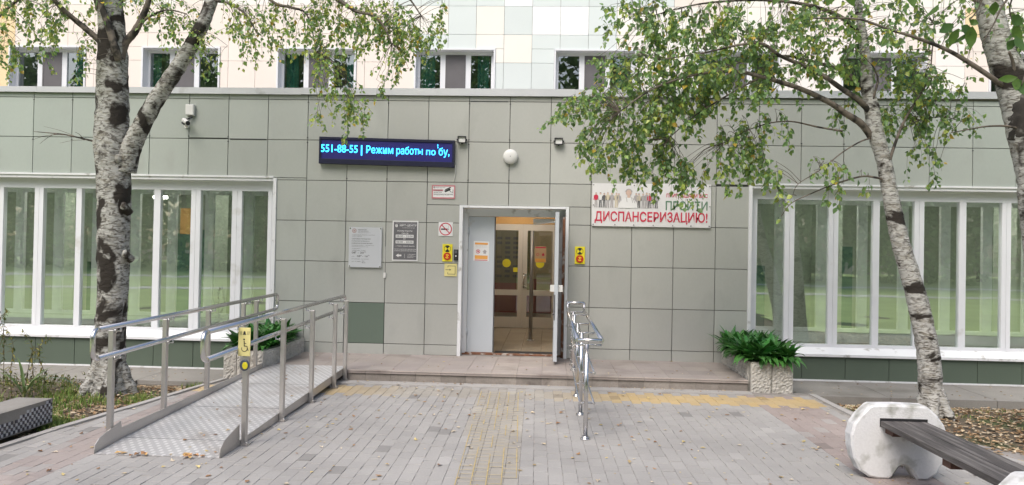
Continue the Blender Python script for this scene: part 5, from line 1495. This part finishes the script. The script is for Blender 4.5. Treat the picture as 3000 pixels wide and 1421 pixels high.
cl = [
    (1560, 30, -2.4, 0.12, 0.3, 0.3, 12, 0.3, -0.1, 0.9, 0.9), (1660, 40, -2.6, 0.3, 0.28, 0.5, 36, 0.32, -0.3, 0.7, 1.0), (1780, 60, -2.7, 0.35, 0.28, 0.6, 48, 0.32, -0.3, 0.7, 1.0), (1900, 60, -2.7, 0.35, 0.3, 0.6, 46, 0.32, -0.2, 0.7, 1.0), (2010, 70, -2.6, 0.3, 0.3, 0.5, 38, 0.32, -0.1, 0.7, 1.0),
    (1480, 240, -2.5, 0.18, 0.12, 0.3, 8, 0.26, -0.7, 0.6, 1.0), (1400, 290, -2.5, 0.12, 0.06, 0.2, 4, 0.22, -0.9, 0.4, 1.0), (1560, 160, -2.5, 0.22, 0.22, 0.4, 22, 0.32, -0.4, 0.7, 1.0), (1650, 160, -2.6, 0.3, 0.26, 0.5, 46, 0.34, -0.4, 0.8, 1.0), (1760, 170, -2.7, 0.35, 0.26, 0.5, 54, 0.34, -0.3, 0.8, 1.0), (1880, 170, -2.7, 0.35, 0.26, 0.5, 40, 0.32, -0.3, 0.8, 1.0), (1980, 160, -2.6, 0.3, 0.3, 0.5, 22, 0.32, -0.1, 0.8, 0.9),
    (1540, 250, -2.5, 0.25, 0.2, 0.4, 26, 0.34, -0.6, 0.7, 1.0), (1640, 270, -2.5, 0.25, 0.22, 0.4, 38, 0.38, -0.4, 0.9, 1.1), (1730, 260, -2.5, 0.2, 0.2, 0.4, 24, 0.36, -0.2, 0.9, 1.0), (1450, 265, -2.5, 0.18, 0.1, 0.3, 10, 0.26, -0.9, 0.4, 1.0),
    (1500, 340, -2.5, 0.16, 0.16, 0.3, 14, 0.32, -0.3, 1.0, 1.1), (1580, 360, -2.4, 0.18, 0.18, 0.3, 19, 0.36, -0.2, 1.1, 1.1), (1670, 370, -2.4, 0.18, 0.18, 0.3, 18, 0.36, -0.1, 1.1, 1.1), (1735, 410, -2.4, 0.12, 0.14, 0.25, 9, 0.34, 0, 1.2, 1.1), (1790, 400, -2.4, 0.1, 0.16, 0.25, 8, 0.3, 0.1, 1.2, 1.1),
    (1880, 400, -2.4, 0.14, 0.12, 0.2, 9, 0.3, 0, 1.2, 1.1), (1940, 410, -2.4, 0.12, 0.1, 0.2, 6, 0.3, 0, 1.2, 1.1), (1720, 455, -2.4, 0.1, 0.08, 0.2, 5, 0.3, 0, 1.3, 1.1), (1640, 440, -2.4, 0.1, 0.08, 0.2, 5, 0.28, 0, 1.3, 1.1), (1480, 400, -2.4, 0.08, 0.08, 0.2, 4, 0.26, 0, 1.2, 1.0), (2200, 130, -2.4, 0.4, 0.25, 0.5, 22, 0.3, 0.1, 0.8, 0.9), (2270, 250, -2.4, 0.25, 0.2, 0.3, 16, 0.3, 0.2, 0.9, 1.0),
    (1840, 330, -2.4, 0.2, 0.25, 0.3, 17, 0.32, -0.2, 1.0, 1.0), (1900, 340, -2.4, 0.18, 0.22, 0.3, 14, 0.3, -0.1, 1.0, 1.0), (1950, 300, -2.4, 0.15, 0.15, 0.3, 6, 0.28, 0, 1.0, 1.0),
    (2100, 60, -2.4, 0.3, 0.3, 0.5, 28, 0.3, 0, 0.7, 0.9), (2220, 60, -2.4, 0.35, 0.3, 0.5, 22, 0.3, 0.2, 0.8, 0.8), (2340, 40, -2.4, 0.3, 0.25, 0.4, 14, 0.3, 0.2, 0.9, 0.8), (2090, 170, -2.4, 0.25, 0.2, 0.4, 18, 0.28, 0, 0.9, 1.0),
    (2270, 180, -2.4, 0.28, 0.2, 0.4, 38, 0.3, 0.2, 0.8, 1.0), (2330, 210, -2.4, 0.15, 0.2, 0.3, 14, 0.28, 0.2, 0.9, 1.0), (2300, 270, -2.4, 0.22, 0.16, 0.3, 22, 0.3, 0.2, 0.9, 1.0), (2390, 280, -2.4, 0.16, 0.12, 0.25, 10, 0.28, 0.5, 0.6, 1.0), (2410, 215, -2.4, 0.08, 0.08, 0.2, 3, 0.25, 0.5, 0.6, 0.9), (2310, 350, -2.4, 0.06, 0.2, 0.2, 6, 0.3, 0, 1.2, 1.0), (2360, 385, -2.4, 0.1, 0.1, 0.2, 3, 0.25, 0.1, 1.2, 0.9), (2100, 270, -2.5, 0.12, 0.12, 0.2, 6, 0.22, 0, 1.0, 0.9), (2140, 250, -2.5, 0.1, 0.1, 0.2, 4, 0.2, 0, 1, 0.8),
    (2060, 410, -2.7, 0.18, 0.12, 0.15, 7, 0.26, -0.1, 1.2, 0.8), (2120, 400, -2.7, 0.12, 0.1, 0.15, 5, 0.3, 0, 1.3, 0.8), (2090, 460, -2.7, 0.14, 0.06, 0.12, 4, 0.3, 0, 1.4, 0.8), (1990, 500, -2.7, 0.1, 0.06, 0.1, 3, 0.2, -0.2, 1.0, 0.9), (2170, 440, -2.6, 0.06, 0.06, 0.1, 2, 0.2, 0, 1.2, 0.8),
    (1850, -260, -2.5, 1.6, 0.9, 1.3, 110, 0.7, 0, 0.8, 0.8), (2250, -330, -2.5, 1.4, 1.0, 1.3, 80, 0.7, 0, 0.8, 0.8), (2000, -620, -2.5, 1.5, 1.0, 1.3, 70, 0.7, 0, 0.8, 0.8)]
cl = [c[:6] + (max(2, round(c[6] * 0.86)),) + c[7:] for c in cl]
foliage(tw, lf, sk + trunk_r, cl, 21, 0.064, 0.24)
tw.build('twigs', M['twig'], tr_); lf.build('crown', M['leaf'], tr_)

# ---- birch at the right border, nearer to the camera
FY = -3.5
tf = thing('birch_tree', 'thick pale birch with a black fork, standing nearest behind the bench', 'tree', (5.45, -3.5, -0.03), 'birch trees in front of the clinic')
W_ = MB()
tp = [Vector((5.50, FY, -0.12)), Vector((5.46, FY, 0.5)), Vector((5.38, FY, 1.4)), at(2607, 520, FY), at(2598, 430, FY), at(2574, 330, FY), at(2562, 270, FY), at(2546, 205, FY), at(2520, 140, FY), at(2500, 70, FY), at(2486, 0, FY), at(2470, -100, FY), at(2450, -260, FY)]
tf_sp = trunk(W_, tp, [0.2, 0.16, 0.15, 0.145, 0.14, 0.14, 0.145, 0.15, 0.128, 0.122, 0.115, 0.10, 0.08], 20, 8, 8, 0.045)
W_.build('trunk', M['bark_pale'], tf)
Lb = MB(); sk = []
sk += limb(Lb, [at(2530, 222, FY), at(2507, 204, FY - 0.08), at(2442, 160, FY - 0.1), at(2395, 132, FY - 0.12), at(2351, 112, FY - 0.14), at(2290, 90, FY - 0.16), at(2236, 74, FY - 0.18), at(2176, 52, FY - 0.2), at(2130, 46, FY - 0.2), at(2045, 46, FY - 0.2)], 0.026, 0.006, 8)
limb(Lb, [at(2566, 325, FY - 0.05), at(2528, 317, FY - 0.15), at(2481, 318, FY - 0.2), at(2440, 325, FY - 0.22), at(2392, 334, FY - 0.25)], 0.013, 0.004, 7)
sk += limb(Lb, [at(2560, 215, FY), at(2553, 190, FY - 0.1), at(2548, 155, FY - 0.15), at(2538, 130, FY - 0.2)], 0.02, 0.012, 7)
FB = MB(); limb(FB, [at(2576, 345, FY), at(2572, 300, FY - 0.035), at(2576, 262, FY - 0.06), at(2604, 215, FY - 0.08), at(2650, 150, FY - 0.1), at(2690, 40, FY - 0.12), at(2720, -120, FY - 0.15), at(2745, -380, FY - 0.2)], 0.135, 0.03, 16, 6, 0.06, 1, 1.6); FB.build('fork', M['bark_black'], tf)
sk += limb(Lb, [at(2490, 40, FY), at(2440, -10, FY), at(2380, -40, FY - 0.1), at(2280, -60, FY - 0.1)], 0.025, 0.006, 6)
Lb.build('limbs', M['limb'], tf)
tw, lf = MB(), MB()
foliage(tw, lf, sk + tf_sp, [(2250, 70, FY - 0.1, 0.25, 0.08, 0.2, 8, 0.25, 0, 0.9, 0.9), (2400, 30, FY, 0.2, 0.2, 0.4, 12, 0.32, 0, 0.9, 0.8), (2440, 90, FY, 0.1, 0.12, 0.2, 3, 0.25, 0, 0.9, 0.8), (2550, 80, FY, 0.1, 0.2, 0.3, 10, 0.3, 0.1, 0.9, 0.9), (2560, 20, FY, 0.15, 0.15, 0.3, 6, 0.3, 0, 0.9, 0.9), (2340, -150, FY, 0.9, 0.5, 0.9, 26, 0.5, 0, 0.8, 0.7)], 31, 0.055, 0.28)
tw.build('twigs', M['twig'], tf); lf.build('crown', M['leaf'], tf)

# ---- near broad-leaved tree whose branch hangs in at the top right
NY = -7.6
nb = thing('broadleaf_tree', 'broad leaved tree beside the bench with large leaves on hanging twigs', 'tree', (4.55, -8.3, -0.03))
W_ = MB()
trunk(W_, [Vector((4.55, -8.3, -0.1)), Vector((4.52, -8.3, 0.8)), Vector((4.4, -8.25, 1.8)), Vector((4.2, -8.15, 2.7)), Vector((4.15, -8.1, 4.4))], [0.12, 0.09, 0.08, 0.07, 0.03], 14, 6, 3)
W_.build('trunk', M['limb'], nb)
Lb = MB()
b1 = limb(Lb, [Vector((4.2, -8.15, 2.7)), at(2640, -60, NY), at(2560, -40, NY), at(2470, -30, NY), at(2380, -30, NY), at(2200, -40, NY), at(2000, -50, NY), at(1900, -40, NY)], 0.03, 0.004, 7)
b2 = limb(Lb, [at(2570, -40, NY), at(2525, 10, NY), at(2500, 60, NY - 0.02), at(2470, 110, NY)], 0.006, 0.002, 5)
b3 = limb(Lb, [at(2480, -30, NY), at(2462, 20, NY), at(2440, 50, NY)], 0.005, 0.002, 5)
b4 = limb(Lb, [at(2640, -60, NY), at(2620, 60, NY), at(2590, 150, NY), at(2570, 215, NY)], 0.008, 0.002, 5)
b5 = limb(Lb, [at(2560, -40, NY), at(2540, 20, NY + 0.1), at(2552, 70, NY + 0.1)], 0.005, 0.002, 5)
Lb.build('limbs', M['twig'], nb)
lf = MB(); rnd = random.Random(5)
def big_leaf(a, c, wd, y, col, tilt):
    p, q = at(*a, y), at(*c, y + rnd.uniform(-0.03, 0.03)); d = q - p; L = d.length; d.normalize()
    nr = Vector((tilt, -1, rnd.uniform(-0.2, 0.3))).normalized(); s_ = d.cross(nr).normalized(); u = s_.cross(d)
    pr = (0.06, 0.62, 0.95, 1.0, 0.8, 0.42, 0.0); vs = []
    for k in range(7):
        t_ = k / 6; w2 = wd / 2 * pr[k]; m_ = p + d * L * t_ - u * 0.012 * sin(t_ * pi) * (1 if k % 2 else 0.7)
        vs += [m_ + s_ * w2 + u * w2 * 0.22, m_, m_ - s_ * w2 + u * w2 * 0.22]
    lf.col = col
    lf.add(vs, [(3 * k + j, 3 * k + j + 1, 3 * k + j + 4, 3 * k + j + 3) for k in range(6) for j in (0, 1)], True)
G1, G2 = (0.10, 0.185, 0.035), (0.075, 0.15, 0.04)
for (a, c, wd, col, tl_) in (((2446, 66), (2442, 124), 0.055, G1, 0.1), ((2412, 72), (2388, 118), 0.042, G1, 0.3), ((2418, 66), (2455, 86), 0.05, G2, -0.2), ((2400, 60), (2362, 82), 0.04, G2, 0.2), ((2445, 80), (2395, 112), 0.018, G2, 0.1), ((2504, 4), (2500, 40), 0.05, G1, 0.2), ((2462, 60), (2438, 50), 0.03, G1, 0),
                            ((2560, 195), (2510, 200), 0.035, G1, 0.2), ((2562, 198), (2555, 228), 0.04, G1, 0), ((2565, 200), (2578, 240), 0.05, G2, 0.1), ((2545, 40), (2575, 62), 0.05, G2, 0), ((2548, 66), (2572, 100), 0.05, G1, 0.1), ((2552, 100), (2535, 128), 0.04, G2, 0.2), ((2555, 90), (2580, 130), 0.05, G2, 0.2),
                            ((2100, -30), (2080, 16), 0.045, G1, 0.1), ((2130, -34), (2150, 18), 0.05, G1, -0.1), ((2290, -30), (2300, 20), 0.05, G1, 0.1), ((1970, -40), (1945, 14), 0.05, G1, 0.1), ((1990, -40), (1975, 8), 0.045, G2, 0)):
    big_leaf(a, c, wd, NY, col, tl_)
for _ in range(70):
    p = rnd.choice(b1[8:]) + Vector((rnd.gauss(0, 0.1), rnd.gauss(0, 0.12), rnd.uniform(0.02, 0.3))); 
    d = rvec(rnd); leaf(lf, p, d + Vector((0, 0, -0.4)), rvec(rnd), 0.09, 0.055, G1)
lf.build('crown', M['bigleaf'], nb)

# ------------------------------------------------------------------ woodland across the lawn (mirrored in the glass)
rnd = random.Random(77); b = MB()
for i in range(46):
    x = -60 + i * 2.7 + rnd.uniform(-1.2, 1.2); y = rnd.uniform(-52, -38); h = rnd.uniform(15, 24); r = rnd.uniform(2.4, 4.0)
    b.col = (0.09, 0.08, 0.065)
    b.tube([(x, y, -0.1), (x + rnd.uniform(-0.3, 0.3), y, h * 0.5), (x + rnd.uniform(-0.5, 0.5), y, h * 0.9)], [0.22, 0.16, 0.05], 7)
    g0 = rnd.uniform(0.7, 1.3)
    for _ in range(2300):
        e = rvec(rnd) * (rnd.random() ** 0.4); p = Vector((x + e.x * r, y + e.y * r, h * 0.53 + e.z * h * 0.5))
        s1 = rvec(rnd) * rnd.uniform(0.12, 0.3); s2 = rvec(rnd) * rnd.uniform(0.12, 0.3); g = g0 * rnd.uniform(0.6, 1.4)
        b.col = (0.18 * g, 0.27 * g, 0.11 * g)
        b.add([p - s1, p - s2, p + s1, p + s2], [(0, 1, 2, 3)])
for i in range(40):
    x = -74 + i * 3.8 + rnd.uniform(-1, 1); y = rnd.uniform(-66, -56); h = rnd.uniform(20, 30); r = rnd.uniform(3.6, 5.2); g0 = rnd.uniform(0.85, 1.15)
    for _ in range(1500):
        e = rvec(rnd) * (rnd.random() ** 0.3); p = Vector((x + e.x * r, y + e.y * r, h * 0.5 + e.z * h * 0.52))
        s1 = rvec(rnd) * rnd.uniform(0.3, 0.55); s2 = rvec(rnd) * rnd.uniform(0.3, 0.55); g = g0 * rnd.uniform(0.8, 1.2)
        b.col = (0.16 * g, 0.24 * g, 0.10 * g); b.add([p - s1, p - s2, p + s1, p + s2], [(0, 1, 2, 3)])
for i in range(60):
    x = rnd.uniform(-58, 62); y = rnd.uniform(-44, -37); g0 = rnd.uniform(0.7, 1.3)
    for _ in range(160):
        e = rvec(rnd); p = Vector((x + e.x * 1.6, y + e.y * 1.2, 1.1 + e.z * 1.2)); s1 = rvec(rnd) * 0.2; s2 = rvec(rnd) * 0.2; g = g0 * rnd.uniform(0.6, 1.4)
        b.col = (0.18 * g, 0.28 * g, 0.10 * g); b.add([p - s1, p - s2, p + s1, p + s2], [(0, 1, 2, 3)])
tag(b.build('distant_forest', M['forest']), kind='stuff')

# ------------------------------------------------------------------ fallen leaves, grass, weeds
rnd = random.Random(3)
def fallen(b, x, y, z, s, pal):
    a = rnd.uniform(0, 2 * pi); c, n = cos(a), sin(a); g = rnd.uniform(0.75, 1.2)
    col = rnd.choice(pal); b.col = (col[0] * g, col[1] * g, col[2] * g)
    u = rnd.uniform(0.05, 0.4) * s; tz = rnd.uniform(0, 0.3) * s
    P = [(0, 0, 0.002), (0.35, 0.34, u), (0.72, 0.2, u * 0.7), (1, 0, tz), (0.72, -0.2, u * 0.5), (0.35, -0.34, u * 0.8)]
    vs = [(x + (p[0] * c - p[1] * n) * s, y + (p[0] * n + p[1] * c) * s, z + p[2]) for p in P]
    b.add(vs, [(0, 1, 2, 3), (0, 3, 4, 5)])
PAL = [(0.50, 0.38, 0.20), (0.55, 0.45, 0.30), (0.42, 0.25, 0.12), (0.60, 0.52, 0.40), (0.30, 0.17, 0.09), (0.62, 0.50, 0.22), (0.58, 0.50, 0.38)]
PALD = [(0.30, 0.19, 0.10), (0.42, 0.29, 0.17), (0.22, 0.13, 0.07), (0.50, 0.40, 0.26), (0.56, 0.47, 0.34), (0.38, 0.28, 0.17)]
b = MB()
for _ in range(640):
    y = rnd.uniform(-6.6, -1.75); x = rnd.uniform(-4, 5)
    if not (pav_edge_l(y) < x < pav_edge_r(y)) or (-3.05 < x < -1.95 and y > -5.15): continue
    fallen(b, x, y, 0.004, rnd.choice((0.022, 0.03, 0.035, 0.045, 0.055)), PAL)
for _ in range(85):
    x = rnd.uniform(-2.9, 3.05); y = -1.45 + 1.4 * rnd.random() ** 1.3
    fallen(b, x, y, PZ + 0.003, rnd.choice((0.02, 0.03, 0.04)), PALD + PAL)
for _ in range(50):
    y = rnd.uniform(-5.1, -1.5); fallen(b, rnd.uniform(-2.95, -2.05), y, float(deck_z(y)) + 0.003, rnd.choice((0.025, 0.035, 0.045)), PAL + PALD)
for (x, y) in ((-2.82, -5.13), (-2.62, -5.15), (-2.60, -5.12), (-2.28, -5.1), (-2.22, -5.13), (-2.16, -5.1), (-2.25, -5.15)):
    for _ in range(2): fallen(b, x + rnd.gauss(0, 0.02), y + rnd.gauss(0, 0.015), 0.014, 0.06, [(0.62, 0.40, 0.16), (0.5, 0.28, 0.14)])
for _ in range(150):
    if rnd.random() < 0.5: fallen(b, rnd.uniform(3.7, 8), rnd.uniform(-1.1, -0.05), -0.09, 0.035, PALD)
    else: fallen(b, rnd.uniform(-9, -3.7), rnd.uniform(-0.95, -0.05), -0.155, 0.035, PALD)
for _ in range(110): fallen(b, rnd.uniform(-1.9, 3.1), -1.56 - abs(rnd.gauss(0, 0.05)), 0.015, rnd.choice((0.018, 0.025, 0.035)), PALD + PAL)
tag(b.build('fallen_leaves', M['litter']), kind='stuff')
b = MB()
n = 0
while n < 8500:
    if rnd.random() < 0.66:
        x = rnd.uniform(3.9, 8.5); y = rnd.uniform(-6.2, -1.15)
        if x < pav_edge_r(y) + 0.06: continue
    else:
        x = rnd.uniform(-6.5, -3.45); y = rnd.uniform(-4.6, -1.2)
        if x > pav_edge_l(y) - 0.06: continue
        if x < -4.9 and rnd.random() < 0.8: continue
        if (x + 3.8) ** 2 + (y + 2.6) ** 2 > 1.6 and rnd.random() < 0.6: continue
    n += 1
    fallen(b, x, y, gz(x, y) + rnd.uniform(0.002, 0.02), rnd.uniform(0.035, 0.068), PALD)
tag(b.build('leaf_litter', M['litter']), kind='stuff')
b = MB()
def tuft(x, y, n, h, pal):
    for _ in range(n):
        px, py_ = x + rnd.gauss(0, 0.05), y + rnd.gauss(0, 0.05); z = gz(px, py_)
        a = rnd.uniform(0, 2 * pi); L = h * rnd.uniform(0.5, 1.2); c = rnd.choice(pal); g = rnd.uniform(0.7, 1.3)
        b.col = (c[0] * g, c[1] * g, c[2] * g); wd = 0.005
        dx, dy = cos(a), sin(a); p = Vector((px, py_, z)); e = Vector((dx, dy, 0)); s_ = Vector((-dy, dx, 0)) * wd; bend = rnd.uniform(0.1, 0.7)
        m_ = p + Vector((0, 0, L * 0.6)) + e * L * bend * 0.35; t_ = p + Vector((0, 0, L * 0.9)) + e * L * bend
        b.add([p - s_, p + s_, m_ + s_ * 0.7, m_ - s_ * 0.7, t_], [(0, 1, 2, 3), (3, 2, 4)])
GR = [(0.15, 0.25, 0.05), (0.20, 0.29, 0.07), (0.12, 0.18, 0.04), (0.26, 0.26, 0.09)]
for _ in range(150):
    x, y = rnd.uniform(-5.0, -4.2), rnd.uniform(-3.9, -2.3); tuft(x, y, 12, 0.08, GR)
for _ in range(45): tuft(rnd.uniform(-4.25, -3.85), rnd.uniform(-4.3, -3.9), 18, 0.07, GR)
for _ in range(26): tuft(rnd.gauss(-3.95, 0.12), rnd.gauss(-2.95, 0.15), 14, 0.07, GR)
for _ in range(20): tuft(rnd.uniform(-3.7, -3.5), rnd.uniform(-2.1, -1.6), 10, 0.12, GR)
for _ in range(70): tuft(rnd.uniform(3.95, 7.5), rnd.uniform(-3.2, -1.3), 6, 0.05, GR)
for _ in range(55): tuft(rnd.uniform(-7.2, -5.0), rnd.uniform(-3.6, -1.6), 10, 0.17, GR)
tag(b.build('grass', M['grass']), kind='stuff')
# low olive ground cover behind the mosaic block
b = MB()
OL = [(0.13, 0.15, 0.05), (0.18, 0.18, 0.07), (0.09, 0.11, 0.04), (0.23, 0.19, 0.09)]
for _ in range(2600):
    x = rnd.uniform(-7.4, -4.35); y = rnd.uniform(-5.2, -1.9)
    if y > -3.0 and x > -4.9 or (x > -4.6 and y > -4.1): continue
    z = gz(x, y) + rnd.uniform(0.02, 0.16); c = rnd.choice(OL); g = rnd.uniform(0.6, 1.3)
    leaf(b, Vector((x, y, z)), rvec(rnd) + Vector((0, 0, 0.2)), (rvec(rnd) + Vector((0, 0, 1))).normalized(), rnd.uniform(0.03, 0.06), rnd.uniform(0.015, 0.03), (c[0] * g, c[1] * g, c[2] * g))
tag(b.build('low_weeds', M['grass']), kind='stuff')
# tall weeds at the left border
tw_spots = [(8, 960, -2.6, 0.95), (62, 955, -2.7, 0.72), (88, 950, -2.5, 0.62), (30, 955, -2.9, 0.75), (110, 950, -2.4, 0.45), (-20, 960, -2.7, 0.9)]
for i, (x, y, Y, h) in enumerate(tw_spots):
    p = at(x, y, Y); p.z = gz(p.x, p.y)
    lab = ['tallest thin weed with yellowing leaves at the left border', 'thin seeding weed stem, second from the left border group centre', 'thin brown weed stem nearest the birch trunk side', 'bent thin weed stem low among the left weeds', 'short pale weed stem at the right of the weeds', 'leafy weed stem cut by the left border'][i]
    t = thing('tall_weed', lab, 'weed', p, 'weeds growing at the left border')
    s_ = MB(); l_ = MB()
    pts = [p, p + Vector((rnd.gauss(0, 0.02), 0, h * 0.4)), p + Vector((rnd.gauss(0, 0.05), 0, h * 0.75)), p + Vector((rnd.gauss(0, 0.08), 0, h))]
    sp = limb(s_, pts, 0.005, 0.0015, 5, 6)
    for q in sp[4:]:
        for _ in range(3):
            d = rvec(rnd) + Vector((0, 0, -0.1)); c = rnd.choice([(0.10, 0.15, 0.04), (0.3, 0.27, 0.06), (0.16, 0.14, 0.08)])
            leaf(l_, q, d, Vector((0, 0, 1)), rnd.uniform(0.04, 0.09), rnd.uniform(0.012, 0.024), c)
    s_.build('stem', mat('weed_stem', (0.13, 0.10, 0.05), 0.8), t); l_.build('leaves', M['grass'], t)
t = thing('strap_leaf_plant', 'clump of long arching strap leaves beside the weeds', 'plant', (at(62, 950, -2.9).x, -2.9, gz(-5.5, -2.9)))
b2_ = MB(); c0 = wloc(t)
for k, (az, L, el, dr) in enumerate(((0.15, 0.85, 1.0, 2.6), (0.5, 0.5, 1.2, 1.6), (-0.3, 0.6, 1.1, 1.4), (2.9, 0.55, 1.0, 1.2), (2.4, 0.6, 1.3, 1.2), (-0.9, 0.5, 0.9, 1.4), (-2.4, 0.55, 1.1, 1.4), (3.6, 0.6, 1.2, 1.0), (1.2, 0.5, 1.2, 1.2), (0.05, 0.45, 0.8, 1.2))):
    blade_leaf(b2_, c0, az, L, 0.035, el, dr, (0.05, 0.115, 0.06) if k == 0 else (0.11, 0.17, 0.05), 0.3, 10 if False else 5)
b2_.build('leaves', M['hosta'], t)
